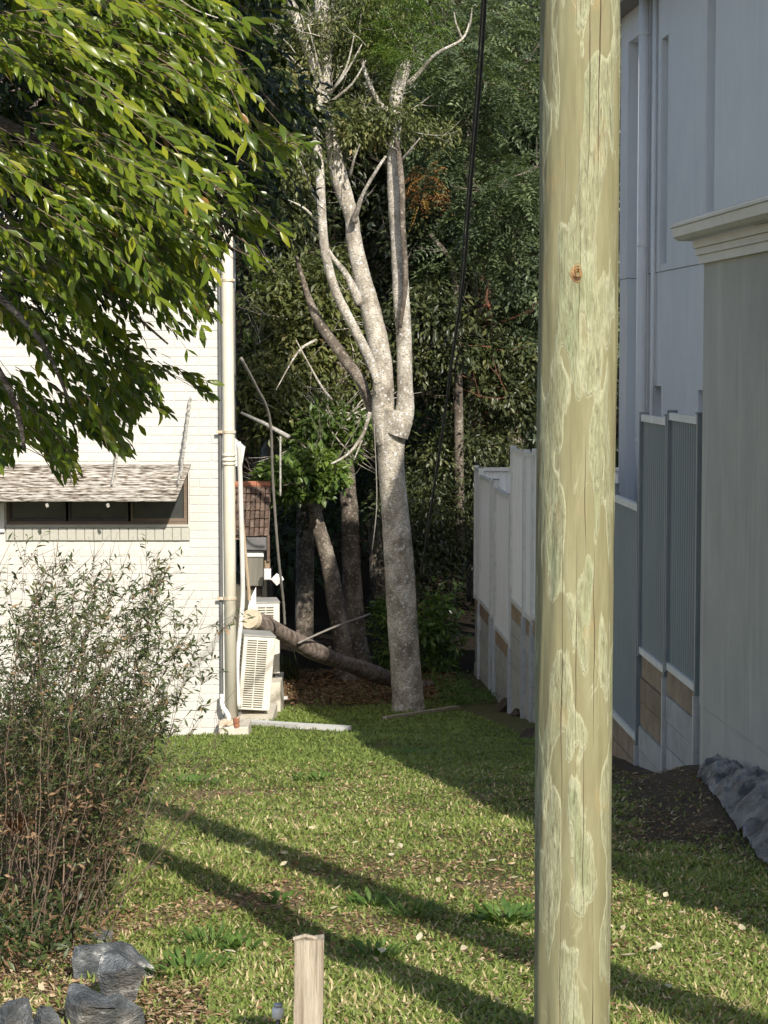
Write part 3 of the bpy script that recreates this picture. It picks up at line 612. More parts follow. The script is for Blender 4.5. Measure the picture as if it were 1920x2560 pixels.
# crown mould and gutter
for (x0, x1, z0, z1) in ((-.035, -.005, -.0, .055), (-.055, -.005, .056, .10), (-.075, -.005, .101, .15)):
    MB().box(x0, x1, 4.1, GF+.04, gt+z0, gt+z1).build('fascia_moulding', M['gutter'], ga)
prof = [(-.08, .151), (-.17, .151), (-.20, .175), (-.21, .23), (-.222, .235), (-.222, .25), (-.205, .25), (-.08, .25)]
n = len(prof); v = [(x, GF+.06, gt+z) for x, z in prof]+[(x, 4.0, gt+z) for x, z in prof]
MB().add(v, [tuple(range(n)), tuple(range(2*n-1, n-1, -1))]+[((i+1) % n, i, n+i, n+(i+1) % n) for i in range(n)]).build('gutter', M['gutter'], ga)
MB().tube([(-.19, GF+.05, gt+.263), (-.19, 4.0, gt+.263)], .012, 8).build('gutter_bead', M['gutter'], ga, True)
MB().add([(-.16, 4, gt+.255), (-.16, GF+.06, gt+.255), (4.6, GF+.06, gt+.255), (4.6, 4, gt+.255), (2.2, 6.5, gt+.62), (2.2, GF-2.2, gt+.62)], [(0, 4, 5, 1), (1, 5, 2), (2, 5, 4, 3), (3, 4, 0), (0, 1, 2, 3)]).build('roof', M['roofsheet'], ga)

# ------------------------------------------------------------ boundary fence on sleepers
FX0 = 2.83; FD = Vector((-.049, 1, 0)).normalized(); FN = Vector((-FD.y, FD.x, 0))  # FN points left, towards the lawn
def fy(px): return FX0*F/(px-700)
def fpt(Y, z, out=0): return Vector((FX0-.049*Y, Y, z))+FN*out
fence = empty('boundary_fence', (FX0-.049*22, 22, -3.9), 0, 'stepped metal sheet boundary fence running back beside the pale house', 'fence')
ret = empty('sleeper_wall', (FX0-.049*22, 22, -4.0), 0, 'low retaining wall of brown and grey concrete sleepers under the metal fence', 'retaining wall')
fi = Matrix.Translation(-fence.location); ri = Matrix.Translation(-ret.location)
def fb(Y0, Y1, z0a, z1a, z0b, z1b, o0, o1, name, m, par, inv, tint=None):
    o = MB().hexa([fpt(Y0, z0a, o1), fpt(Y0, z0a, o0), fpt(Y1, z0b, o0), fpt(Y1, z0b, o1), fpt(Y0, z1a, o1), fpt(Y0, z1a, o0), fpt(Y1, z1b, o0), fpt(Y1, z1b, o1)], tint).build(name, m, par)
    o.matrix_parent_inverse = inv; return o
bays = [  # px right, px left, top py (near, far), bottom py (near, far), far colour
    (1757, 1679, 1042, 1040, 1712, 1670, 0), (1677, 1609, 1046, 1044, 1665, 1632, 0), (1607, 1538, 1279, 1228, 1852, 1772, 0),
    (1538, 1475, 1228, 1190, 1770, 1700, 0), (1475, 1422, 1160, 1140, 1640, 1590, 1), (1422, 1376, 1150, 1135, 1600, 1560, 1), (1376, 1338, 1140, 1130, 1570, 1545, 1),
    (1337, 1317, 1138, 1130, 1552, 1532, 1), (1315, 1283, 1133, 1120, 1530, 1497, 1), (1281, 1243, 1244, 1220, 1605, 1570, 1),
    (1241, 1233, 1206, 1200, 1545, 1536, 1), (1232, 1204, 1205, 1186, 1532, 1500, 1), (1203, 1191, 1176, 1168, 1500, 1488, 1)]
for pr, pl_, ta, tb, ba, bb_, far in bays:
    Y0, Y1 = fy(pr), fy(pl_)
    zt = (P(pr, ta, Y0).z+P(pl_, tb, Y1).z)/2; zb = (P(pr, ba, Y0).z+P(pl_, bb_, Y1).z)/2
    dt = (P(pl_, tb, Y1).z-P(pr, ta, Y0).z)*.3
    ns = max(6, int((Y1-Y0)/.085)); pv = []; fc = []
    for k in range(ns*4+1):
        s = k/(ns*4); o_ = (0, 0, .012, .012)[k % 4]; ys_ = Y0+.03+(Y1-Y0-.06)*s
        pv += [fpt(ys_, zb+dt*s*0, o_), fpt(ys_, zt, o_)]
    for k in range(ns*4): fc.append((2*k, 2*k+2, 2*k+3, 2*k+1))
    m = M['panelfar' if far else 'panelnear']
    o = MB().add(pv, fc, random.random()).build('metal_panel', m, fence); o.matrix_parent_inverse = fi
    fb(Y0+.03, Y1-.03, zt-.04, zt+.012, zt-.04, zt+.012, -.012, .03, 'top_rail', M['rail'], fence, fi)
    fb(Y0+.03, Y1-.03, zb-.03, zb+.02, zb-.03, zb+.02, -.012, .03, 'bottom_rail', M['rail'], fence, fi)
    for Yp in (Y0, Y1-.035):
        fb(Yp-.004, Yp+.032, zb-.05, zt+.03, zb-.05, zt+.03, -.035, .038, 'post', M['rail' if far else 'post'], fence, fi)
    fb(Y0-.012, Y0+.045, zt+.031, zt+.042, zt+.031, zt+.042, -.04, .045, 'post_cap', M['post'], fence, fi)
    # sleepers below this bay
    zg = float(gz(FX0-.049*(Y0+Y1)/2-.1, (Y0+Y1)/2))-.1; z = zb-.035; k = 0
    while z > zg and k < 9:
        h_ = .19; gm = M['sleepergrey'] if (far and k > 0) or (pr == 1757 and k in (1, 2, 3)) or (pr == 1677 and k > 2) else M['sleeper']
        jit = random.uniform(-.012, .012)
        fb(Y0+.02, Y1-.02, z-h_+.009, z, z-h_+.009, z, -.04, .015+jit, 'sleeper', gm, ret, ri); z -= h_; k += 1
    fb(Y0-.02, Y0+.016, zg-.1, zb-.052, zg-.1, zb-.052, -.05, .05, 'steel_post', M['galv'], ret, ri)
# return fence across the end
e = P(1196, 1172, 30.9); o = MB(); pv = []; fc = []
for k in range(97):
    s = k/96; pv += [(e.x+2.6*s, 30.9+(.012 if k % 4 > 1 else 0), -3.4), (e.x+2.6*s, 30.9+(.012 if k % 4 > 1 else 0), e.z-.03)]
for k in range(96): fc.append((2*k, 2*k+1, 2*k+3, 2*k+2))
rf = empty('return_fence', (e.x+1.3, 30.9, -5.0), 0, 'short light grey metal fence closing the far end of the boundary fence', 'fence'); inv = Matrix.Translation(-rf.location)
for ob in (MB().add(pv, fc, .5).build('metal_panel', M['panelfar'], rf), MB().box(e.x, e.x+2.6, 30.87, 30.93, e.z-.03, e.z+.02).build('top_rail', M['rail'], rf),
           MB().box(e.x, e.x+2.6, 30.88, 30.96, -5.2, -3.42).build('base_board', M['sleepergrey'], rf), MB().box(e.x-.04, e.x-.002, 30.86, 30.94, -5.1, e.z+.05).build('post', M['post'], rf)):
    ob.matrix_parent_inverse = inv

# plastic sheet along the garage
up_e = [(1755, 1895), (1772, 1893), (1800, 1925), (1860, 1985), (1925, 2050), (2060, 2190)]; lo_e = [(1740, 1950), (1762, 1975), (1800, 2025), (1862, 2115), (1925, 2195), (2060, 2370)]
nu, nv = 90, 22; V = []; rowsA = smoothpath(up_e, 18); rowsB = smoothpath(lo_e, 18); nu = len(rowsA)
for i in range(nu):
    a = G(*rowsB[i]); s = i/(nu-1)
    Yw = min(a.y+.25, 14.0); wxp = 3.175-.0764*Yw-.02
    b_ = Vector((wxp, Yw, -2.72+.16*sstep(.0, .08, s)*1.0))
    for j in range(nv):
        q = a.lerp(b_, j/(nv-1)); edge = math.sin(math.pi*j/(nv-1))
        q.z = max(q.z, float(gz(q.x, q.y)))+.02+.09*edge*float(fbm(q.x*5, q.y*3, 9))+.22*float(abs(fbm(q.x*7, q.y*7, 10, 4)-.5))
        q.x += .03*float(fbm(q.y*9, j*.5, 12)-.5); V.append(tuple(q))
idx = np.arange(nu*nv).reshape(nu, nv); Fq = np.stack([idx[:-1, :-1], idx[1:, :-1], idx[1:, 1:], idx[:-1, 1:]], -1).reshape(-1, 4)
o = npmesh('plastic_sheet', np.array(V), Fq, M['plastic'], smooth=True); tag(o, 'crumpled black plastic sheet lying along the foot of the grey garage wall', 'plastic sheet')

# ------------------------------------------------------------ poles
def pole(name, x, y, r, z0, z1, label, lean=0):
    root = empty(name, (x, y, z0), 0, label, 'pole')
    na, nz = 128, 700; th = np.linspace(-math.pi, math.pi, na+1); zs = np.linspace(0, z1-z0, nz)
    T, Z = np.meshgrid(th, zs); ct, st = np.cos(T), np.sin(T)
    def n3(f, fz, s):
        return (fbm(ct*f+7, Z*fz+st*f, s)+fbm(st*f+3, Z*fz*1.1-ct*f, s+9))/2-.5
    rr = r*(1+.035*(fbm(np.zeros_like(Z)+ct*.3, Z*.55, 2)-.5)*2)+.020*n3(1.4, .8, 20)+.010*n3(3.5, 2.2, 40)+.002*n3(9, 7, 60)
    rr = rr*(1-.012*(Z-1.5))
    X = np.sin(T)*rr+lean*Z; Y = -np.cos(T)*rr
    V = np.stack([X, Y, Z], -1).reshape(-1, 3); idx = np.arange((na+1)*nz).reshape(nz, na+1)
    Fq = np.stack([idx[:-1, :-1], idx[:-1, 1:], idx[1:, 1:], idx[1:, :-1]], -1).reshape(-1, 4)
    o = npmesh('log', V, Fq, M['pole'], smooth=True, parent=root)
    uvl = o.data.uv_layers.new(name='UVMap'); uvv = np.stack([(T*r), Z], -1).reshape(-1, 2)[Fq.reshape(-1)]
    uvl.data.foreach_set('uv', uvv.astype(np.float32).ravel())
    me = MB().tube([(lean*(z1-z0), 0, z1-z0-.02), (lean*(z1-z0), 0, z1-z0+.004)], r*.9, 24).build('cut_top', M['cutwood'], root)
    return root
PY = 5.34; pb = P(1430, 2690, PY)
pole1 = pole('timber_pole', pb.x-.002, PY, .0995, pb.z-.4, 4.6, 'thick greenish treated timber pole standing in front of the lawn', .0012)
kp = P(1436, 688, PY); kr = MB()
for k in range(4):
    rr = .026-.006*k; pts = [(kp.x-.0+math.sin(a)*rr*.62*(1+.15*math.sin(3*a+k)), PY-.0965-.0018*k+.0035*abs(math.sin(a)), kp.z+math.cos(a)*rr) for a in np.linspace(0, 2*math.pi, 17)]
    kr.tube(pts, .0026, 6, cap=False)
kr.add([(kp.x+math.sin(a)*.015, PY-.0975, kp.z+math.cos(a)*.024) for a in np.linspace(0, 2*math.pi, 15)[:-1]], [tuple(range(14))])
o = kr.build('knot', M['knot'], pole1, True); o.matrix_parent_inverse = Matrix.Translation(-pole1.location)
pole('power_pole', 2.17, 2.2, .13, -1.6, 7.4, 'taller timber pole just outside the picture whose shadow crosses the lawn')

# ------------------------------------------------------------ stake and cap
s0 = P(768, 2560, 6.0); sb0 = P(728, 2400, 5.3).x; sb1 = P(800, 2400, 5.3).x
stk = empty('wooden_stake', ((sb0+sb1)/2, 5.3, float(gz(-.2, 5.3))), 0, 'weathered square timber stake rising from the grass', 'stake')
H = P(770, 2346, 5.3).z-stk.location.z; W = sb1-sb0
b = MB(); nz = 14; nn = 8; ring = [(-1, -1), (0, -1.03), (1, -1), (1.02, 0), (1, 1), (0, 1), (-1, 1), (-1.02, 0)]
vs = []
for k in range(nz+1):
    for (a, c2) in ring: vs.append((a*W/2*(1+random.uniform(-.02, .02))+.010*(k/nz)*1.0, c2*W/2*.8*(1+random.uniform(-.03, .03)), -.3+(H+.3)*k/nz+(0 if k < nz else random.uniform(-.004, .012)+a*.004)))
b.add(vs, [(k*8+i, k*8+(i+1) % 8, (k+1)*8+(i+1) % 8, (k+1)*8+i) for k in range(nz) for i in range(8)]+[tuple(range(nz*8, nz*8+8))], .5)
b.build('post', M['stake'], stk)
ch = MB(); ch.tube([(-.03, -.022, H+.004), (.0, -.02, H+.012), (.03, -.022, H+.005)], .006, 6); ch.build('split_edge', M['stake'], stk)
g = G(695, 2553); g = P(695, 2563, 5.5)
cp = empty('garden_fitting', (g.x, 5.5, g.z), 0, 'small white and grey plastic cap on a spike next to the stake', 'sprinkler')
MB().tube([(0, 0, -.1), (0, 0, .02)], .006, 8).build('spike', M['metalgrey'], cp, True)
MB().tube([(0, 0, .018), (0, 0, .022), (0, 0, .045), (0, 0, .05)], [.012, .016, .016, .011], 14).build('body', M['white'], cp, True)
MB().tube([(0, 0, .0505), (0, 0, .058)], .012, 14).build('cap', M['galv'], cp, True)

# ------------------------------------------------------------ slate rocks
def rock(cx, cy, wpx, hpx, label, seed, tilt=0):
    g = G(cx, cy+hpx*.5); s = wpx/F*g.y/2; h = hpx/F*g.y*.72
    rg = np.random.default_rng(seed); import bmesh
    bm = bmesh.new(); bmesh.ops.create_icosphere(bm, subdivisions=5, radius=1)
    planes = [(norm(rg.normal(size=3)*np.array([1, 1, .8])), rg.uniform(.30, .72)) for _ in range(15)]+[(np.array([0, 0, 1.]), .72)]
    for v in bm.verts:
        q = np.array(v.co)
        for n_, d_ in planes:
            k = q@n_
            if k > d_: q = q-n_*(k-d_)*1.0
        f = 1.45+.05*(fbm(q[0]*2+seed, q[2]*5+q[1], seed)-.5)+.13*(fbm(q[0]*6+q[1]*4, q[2]*16+q[1]*3, seed+1)-.5)
        v.co = Vector(q*f*np.array([s, s*.8, h]))
    me = bpy.data.meshes.new('slate_rock'); bm.to_mesh(me); bm.free(); me.materials.append(M['slate'])
    me.polygons.foreach_set('use_smooth', [False]*len(me.polygons))
    o = bpy.data.objects.new('slate_rock', me); link(o); o.location = (g.x, g.y+s*.4, g.z+h*.38); o.rotation_euler = (rg.uniform(-.15, .15), tilt, rg.uniform(-.5, .5))
    tag(o, label, 'rock', 'slate rocks edging the mulch bed'); return o
rock(292, 2405, 190, 95, 'large flat topped blue grey rock, highest of the edging rocks', 3, .05)
rock(300, 2455, 175, 120, 'angular slate rock with pale streaks directly below the flat topped one', 5, -.1)
rock(215, 2520, 150, 130, 'pointed dark slate rock left of the pale streaked one', 8, .2)
rock(310, 2535, 140, 90, 'low wedge of dark slate nearest the grass', 12, -.2)
rock(120, 2558, 110, 70, 'small slate piece between the pointed rock and the corner rock', 15)
rock(20, 2560, 150, 90, 'smooth dark rock in the bottom left corner', 21)
rock(262, 2345, 70, 34, 'little half buried grey stone behind the flat topped rock', 23)
def stone(px, py, w_, seed, label):
    o = rock(px, py, w_, w_*.55, label, seed); o.name = 'soil_clod'; o['category'] = 'clod'; o['group'] = 'dark clods by the fence foot'
    o.data.materials.clear(); o.data.materials.append(M['soilrock'])
stone(1262, 1762, 70, 31, 'dark soil clod at the foot of the far fence'); stone(1318, 1835, 46, 33, 'dark soil clod just left of the big pole'); stone(1290, 1780, 40, 35, 'small clod beside the larger one at the far fence foot')

# ------------------------------------------------------------ log, boards, ropes
lg = empty('fallen_log', tuple(P(800, 1650, 27)), 0, 'cut grey log propped on the air conditioner with its sawn end facing us', 'log')
li = Matrix.Translation(-lg.location)
pts = smoothpath([P(626, 1547, 25.2), P(700, 1580, 25.8), P(790, 1630, 26.7), P(890, 1668, 27.7), P(990, 1702, 28.6), P(1100, 1730, 29.6)], 6)
rs = [.106+.012*math.sin(i*.7) for i in range(len(pts))]
o = MB().tube(pts, rs, 22, wob=.05, cap=False).build('trunk', M['logbark'], lg, True); o.matrix_parent_inverse = li
d = (Vector(pts[1])-Vector(pts[0])).normalized(); c0 = Vector(pts[0])
face_d = Vector((-.35, -1, .1)).normalized()
o = MB().tube([c0+d*.06, c0-d*.012], [.126, .120], 22, wob=.02).build('cut_face', M['cutwood'], lg); o.matrix_parent_inverse = li
for k in range(3):
    a = Vector(pts[4+5*k]); dd = Vector((random.uniform(-.3, .3), -.2, 1)).normalized()
    o = MB().tube([a+dd*.1, a+dd*.15], [.03, .02], 8).build('branch_stub', M['logbark'], lg); o.matrix_parent_inverse = li
def flatboard(pxs, w_, th, name, label, cat, m):
    pts = [G(*q) for q in pxs]; b = MB()
    for a, c2 in zip(pts[:-1], pts[1:]):
        d = (c2-a).normalized(); s = Vector((-d.y, d.x, 0))*w_/2; u = Vector((0, 0, th))
        b.hexa([a-s, c2-s, c2+s, a+s, a-s+u, c2-s+u, c2+s+u, a+s+u])
    return tag(b.build(name, m), label, cat)
flatboard([(618, 1812), (760, 1822), (868, 1829)], .15, .05, 'edging_board', 'long whitish board lying on the grass out from the house corner', 'board', M['board'])
flatboard([(962, 1800), (1145, 1772)], .06, .04, 'edging_timber', 'thin timber strip on the grass at the foot of the pale tree', 'timber', M['stake'])
flatboard([(672, 1752), (704, 1754)], .22, .06, 'paving_slab', 'little pale slab on the grass right of the leaning air conditioner', 'slab', M['board'])
for (pp, r_, nm, lab, mt) in (
    ([(603, 895, 22.5), (640, 965, 23), (674, 1045, 23.5), (682, 1200, 24), (695, 1380, 24.5), (708, 1500, 25), (712, 1562, 25.2)], .014, 'rope', 'long grey rope sagging down from the white house to the log', M['rope']),
    ([(701, 1090, 25), (701, 1240, 25)], .011, 'cord', 'short pale cord hanging straight into the round crowned tree', M['chain']),
    ([(935, 1060, 26.3), (942, 1250, 26.3), (930, 1380, 26.3)], .006, 'vine', 'thin bare vine dangling left of the pale trunk', M['rope']),
    ([(745, 1608, 26.0), (830, 1570, 26.5), (925, 1535, 27.5)], .012, 'rope', 'thin dark rope stretched over the log to the pale trunk', M['rope']),
    ([(1214, -30, 13), (1200, 200, 14.5), (1172, 520, 16.5), (1158, 700, 18), (1130, 900, 20), (1100, 1120, 22.5), (1052, 1440, 26)], .012, 'service_cable', 'black twisted cable dropping from the top towards the trees', M['cable']),
    ([(1208, -30, 13.6), (1188, 250, 15), (1162, 560, 17), (1140, 820, 19.5), (1092, 1160, 23), (1066, 1330, 25)], .006, 'wire', 'thin wire running beside the black twisted cable', M['cable'])):
    pts = smoothpath([tuple(P(*q)) for q in pp], 8)
    rr = [r_*(1+.25*(k % 2)) for k in range(len(pts))]
    tag(MB().tube(pts, rr, 7).build(nm, mt, None, True), lab, nm.replace('_', ' ').replace('service ', ''))

# ------------------------------------------------------------ foliage clusters
def cluster_leaves(name, cents, rad, per, L, W, m, parent, tmpl='small', droop=.5, flat=.7, inv=None, tr=(0, 1), pinnate=False, filt=None):
    cents = np.asarray(cents, float); n = len(cents)
    if pinnate:                                            # fronds: a rib with paired leaflets
        k = 14; nf = per
        c = np.repeat(cents, nf, 0); Nf = len(c)
        dirs = norm(rng.normal(size=(Nf, 3))*np.array([1, 1, .55])+np.array([0, -.35, -.15]))
        fl = rng.uniform(.7, 1.3, Nf)*L*4.6; st = c+dirs*rng.uniform(0, 1, (Nf, 1))*rad
        up = norm(np.array([0, 0, 1.])+rng.normal(size=(Nf, 3))*.35); sd = norm(np.cross(dirs, up))
        s = (np.arange(k)//2+1)/(k/2+.5); sg = np.where(np.arange(k) % 2, 1, -1)
        pos = st[:, None]+dirs[:, None]*(s[None, :, None]*fl[:, None, None]); pos[..., 2] -= droop*.5*(s[None]**2)*fl[:, None]
        d = sd[:, None]*sg[None, :, None]+dirs[:, None]*.45+np.array([0, 0, -.25]); N = Nf*k
        pos = pos.reshape(-1, 3); d = d.reshape(-1, 3)+rng.normal(size=(N, 3))*.12; up = np.repeat(up, k, 0)
        tint = np.repeat(np.clip(rng.normal(.5, .2, Nf), *tr), k)+rng.normal(0, .05, N)
    else:
        c = np.repeat(cents, per, 0); N = len(c)
        off = norm(rng.normal(size=(N, 3)))*(rng.uniform(0, 1, (N, 1))**.45)*rad*np.array([1, 1, flat])
        pos = c+off; d = norm(off)+rng.normal(size=(N, 3))*.5+np.array([0, -.1, -droop]); up = norm(off)*.6+np.array([0, -.35, .9])+rng.normal(size=(N, 3))*.35
        tint = np.repeat(rng.uniform(.15, .75, n), per)+rng.normal(0, .13, N)
    if filt is not None:
        px, py = proj(pos); kx = filt(px, py); pos, d, up, tint = pos[kx], d[kx], up[kx], tint[kx]; N = len(pos)
    Ls = L*rng.uniform(.65, 1.25, N)
    o = leaves(name, pos, d, up, Ls, Ls*W*rng.uniform(.8, 1.2, N), m, np.clip(tint, 0, 1), tmpl, parent, .7)
    if inv is not None: o.matrix_parent_inverse = inv
    o['kind'] = 'stuff'; return o
def ell_cents(cx, cy, rx, ry, Y, dY, n):
    out = []
    while len(out) < n:
        a = rng.uniform(-1, 1, 3)
        if a@a > 1 or a@a < .12: continue
        out.append(P(cx+a[0]*rx, cy+a[1]*ry, Y+a[2]*dY))
    return out
def limb(path, par, inv, mat, n=10, name='limb', k=5, wob=.05):
    q = smoothpath([(*P(a, c2, Y), w_/2/F*Y) for a, c2, Y, w_ in path], k)
    ph = random.random()*9
    o = MB().tube([v[:3] for v in q], [max(v[3], .002)*(1+.012*math.sin(i*1.7+ph)) for i, v in enumerate(q)], n, wob=wob).build(name, mat, par, True)
    o.matrix_parent_inverse = inv; return o
def twigs(starts, ln, par, inv, mat, r=.006, name='twigs'):
    b = MB()
    for (a, d) in starts:
        a = Vector(a); d = Vector(d).normalized(); l = ln*random.uniform(.6, 1.3); q = [a]
        for k in range(5):
            d = (d+Vector((random.gauss(0, .18), random.gauss(0, .15), random.gauss(0.03, .14)))).normalized(); q.append(q[-1]+d*l/5)
        b.tube(q, [r*(1-.16*i) for i in range(6)], 5, cap=False)
        for j in (2, 3):
            d2 = (d+Vector((random.gauss(0, .6), random.gauss(0, .4), random.gauss(.1, .4)))).normalized()
            b.tube([q[j], q[j]+d2*l*.25, q[j]+d2*l*.45+Vector((0, 0, .02))], [r*.5, r*.35, r*.2], 4, cap=False)
    o = b.build(name, mat, par, True); o.matrix_parent_inverse = inv; o['kind'] = 'stuff'; return o

# ---- the pale tree
TY = 26.6
tb = G(1020, 1785)
tr = empty('pale_tree', tuple(tb), 0, 'tall forked tree with pale blotchy bark in the middle of the lawn', 'tree'); ti = Matrix.Translation(-tr.location)
mk = M['bark']
limb([(1022, 1815, TY, 118), (1021, 1785, TY, 92), (1019, 1740, TY, 80), (1012, 1640, TY, 76), (1004, 1520, TY, 76), (997, 1400, TY, 74), (988, 1280, TY, 68), (979, 1180, TY, 66), (978, 1110, TY, 68), (984, 1060, TY, 78), (990, 1025, TY, 80)], tr, ti, mk, 28, 'trunk', 8, .03)
R_ = TY-.1
limb([(992, 1090, R_, 57), (1006, 1050, R_, 52), (1013, 1020, R_, 46), (1012, 950, R_, 39), (1010, 850, R_, 39), (1003, 740, R_, 41), (997, 620, R_, 39), (987, 500, R_, 35), (984, 400, R_, 32), (990, 310, R_, 27), (990, 240, R_, 34), (1008, 180, R_, 32), (1024, 150, R_, 14)], tr, ti, mk, 18, 'limb', 7, .06)
limb([(968, 1110, TY, 59), (958, 1040, TY, 59), (958, 960, TY, 52), (950, 880, TY, 52), (928, 780, TY, 50), (905, 690, TY, 43), (885, 600, TY, 39), (878, 540, TY, 36), (850, 450, TY, 43), (828, 340, TY, 32), (812, 270, TY, 30), (810, 190, TY, 36), (812, 110, TY, 39), (806, 40, TY, 39), (800, -60, TY, 30)], tr, ti, mk, 18, 'limb', 7, .06)
limb([(945, 960, TY-.3, 18), (925, 900, TY-.3, 25), (880, 810, TY-.4, 23), (840, 730, TY-.5, 23), (815, 640, TY-.6, 23), (806, 560, TY-.6, 23), (800, 440, TY-.6, 23), (792, 330, TY-.5, 21), (802, 240, TY-.4, 16)], tr, ti, mk, 12, 'limb', 6)
limb([(1000, 820, R_-.2, 9), (1014, 700, R_-.25, 14), (1006, 560, R_-.25, 15), (1004, 460, R_-.25, 16), (992, 350, R_-.2, 14)], tr, ti, M['barkbrown'], 10, 'limb', 6)
limb([(900, 760, TY-.2, 27), (868, 690, TY-.3, 17), (830, 640, TY-.35, 10), (815, 610, TY-.35, 7)], tr, ti, mk, 10, 'branch')
limb([(926, 1030, TY+.2, 16), (905, 960, TY+.3, 27), (850, 880, TY+.4, 27), (800, 810, TY+.5, 25), (770, 740, TY+.6, 16), (740, 640, TY+.6, 9)], tr, ti, M['barkbrown'], 12, 'limb', 6)
limb([(925, 1030, TY-.4, 10), (905, 1090, TY-.4, 9), (870, 1135, TY-.4, 7), (828, 1160, TY-.4, 5)], tr, ti, mk, 8, 'branch')
limb([(905, 1100, TY-.4, 6), (885, 1150, TY-.4, 3)], tr, ti, mk, 6, 'branch')
limb([(885, 555, TY-.2, 18), (905, 490, TY-.4, 10), (945, 420, TY-.6, 8), (965, 390, TY-.6, 6)], tr, ti, mk, 8, 'branch')
limb([(985, 285, R_, 14), (950, 260, R_, 13), (920, 200, R_-.1, 10), (903, 148, R_-.1, 10)], tr, ti, mk, 8, 'branch')
limb([(1020, 210, R_, 16), (1050, 180, R_-.1, 11), (1090, 135, R_-.3, 9), (1155, 98, R_-.4, 6), (1175, 50, R_-.4, 3)], tr, ti, mk, 8, 'branch')
limb([(770, 130, TY-.3, 23), (745, 60, TY-.3, 21), (720, -20, TY-.3, 18)], tr, ti, mk, 10, 'limb')
limb([(800, 240, TY-.3, 14), (780, 160, TY-.3, 21), (768, 125, TY-.3, 23)], tr, ti, mk, 10, 'limb')
for q in (((815, 250), (770, 190), (715, 130)), ((815, 240), (760, 200), (700, 120)), ((820, 235), (860, 190), (905, 110)), ((822, 240), (865, 170), (885, 90)), ((820, 260), (880, 210), (915, 150)), ((800, 560), (760, 520), (720, 500)),
          ((805, 210), (790, 140), (770, 60)), ((800, 520), (770, 450), (735, 370)), ((830, 1000), (800, 960), (740, 850)), ((790, 850), (745, 880), (690, 975)), ((875, 440), (885, 400), (900, 360)), ((1005, 400), (1030, 370), (1050, 345)), ((1155, 98), (1140, 60), (1135, 30)), ((1160, 95), (1175, 60), (1180, 20))):
    limb([(q[0][0], q[0][1], TY-.3, 8), (q[1][0], q[1][1], TY-.5, 6), (q[2][0], q[2][1], TY-.6, 2.5)], tr, ti, mk, 6, 'branch', 4)
tw_ = []
for _ in range(60):
    q = random.choice([(815, 240), (780, 150), (805, 60), (1010, 180), (990, 300), (850, 430), (960, 60), (880, 60), (740, 60)])
    tw_.append((P(q[0]+random.gauss(0, 30), q[1]+random.gauss(0, 40), TY+random.gauss(-.2, .3)), (random.gauss(0, 1), random.gauss(0, .5), random.gauss(.7, .6))))
twigs(tw_, .5, tr, ti, mk, .0055)
c1 = ell_cents(1000, 40, 130, 90, TY, .7, 30)+ell_cents(1000, 130, 70, 45, TY-.3, .4, 12)
cluster_leaves('foliage', c1, .25, 14, .045, .36, M['fol_green'], tr, pinnate=True, inv=ti, droop=.7)
cluster_leaves('foliage', ell_cents(850, 70, 150, 120, TY+.2, .8, 80)+ell_cents(730, 200, 60, 160, TY+.1, .7, 30), .28, 90, .075, .34, M['fol_olive'], tr, inv=ti, droop=.8)
cluster_leaves('foliage', ell_cents(940, 300, 120, 60, TY-.1, .6, 44)+ell_cents(760, 350, 70, 220, TY-.2, .8, 30), .26, 90, .075, .38, M['fol_olive'], tr, inv=ti, droop=.7)
cluster_leaves('foliage', ell_cents(1075, 330, 50, 50, TY+.3, .4, 8), .22, 80, .075, .38, M['fol_olive'], tr, inv=ti, droop=.8)

# ---- trees behind
def tree(name, label, base, trunk, mat, crowns, group='trees behind the lawn', bn=10):
    g = Vector(P(base[0], base[1], base[2])); g.z = float(gz(g.x, g.y))
    r = empty(name, tuple(g), 0, label, 'tree', group); inv = Matrix.Translation(-r.location)
    for i, tk in enumerate(trunk): limb(tk, r, inv, mat, bn, 'trunk' if i == 0 else 'limb', 6, .1)
    for cr in crowns:
        cents = []
        for e_ in cr['e']: cents += ell_cents(*e_[:6], max(8, int(e_[6]*(.62 if not cr.get('pin') else 1.15))))
        cluster_leaves('crown', cents, cr.get('r', .45)*.92, int(cr.get('per', 90)*(1 if cr.get('pin') else 1.0)), cr.get('L', .11)*1.15, cr.get('W', .4), M[cr['m']], r, inv=inv, droop=cr.get('d', .5), pinnate=cr.get('pin', False), flat=cr.get('flat', .7))
        if cr.get('m') != 'x': st_ = [(c_, (random.gauss(0, 1), random.gauss(0, .6), random.gauss(.2, .6))) for c_ in random.sample(cents, min(len(cents), 26))]
        twigs(st_, .9, r, inv, mat, .012)
    return r
tree('evergreen_tree', 'small tree with a rounded glossy crown and scarred leaning trunk behind the log', (862, 1690, 31),
     [[(868, 1720, 31, 62), (858, 1620, 31, 50), (838, 1500, 31, 46), (820, 1400, 31, 42), (800, 1330, 31, 38), (786, 1270, 31, 34), (775, 1190, 31, 24)], [(790, 1290, 31, 20), (760, 1230, 30.8, 14), (700, 1180, 30.8, 8)], [(795, 1280, 31, 18), (830, 1220, 31, 12), (860, 1150, 31, 6)]],
     M['barkbrown'], [dict(e=[(760, 1185, 95, 55, 30.6, .6, 60), (700, 1215, 55, 45, 30.4, .4, 20)], r=.2, per=80, L=.12, W=.5, m='fol_green', d=.1), ])
tree('understorey_tree', 'dark trunk standing close behind the scarred leaning trunk', (890, 1670, 33), [[(905, 1700, 33, 74), (890, 1600, 33, 58), (880, 1450, 33, 50), (875, 1300, 33, 46), (860, 1100, 33, 40), (850, 900, 33, 34)]], M['barkbrown'],
     [dict(e=[(880, 980, 110, 150, 33.4, .9, 70)], m='fol_olive', per=100, L=.10)])
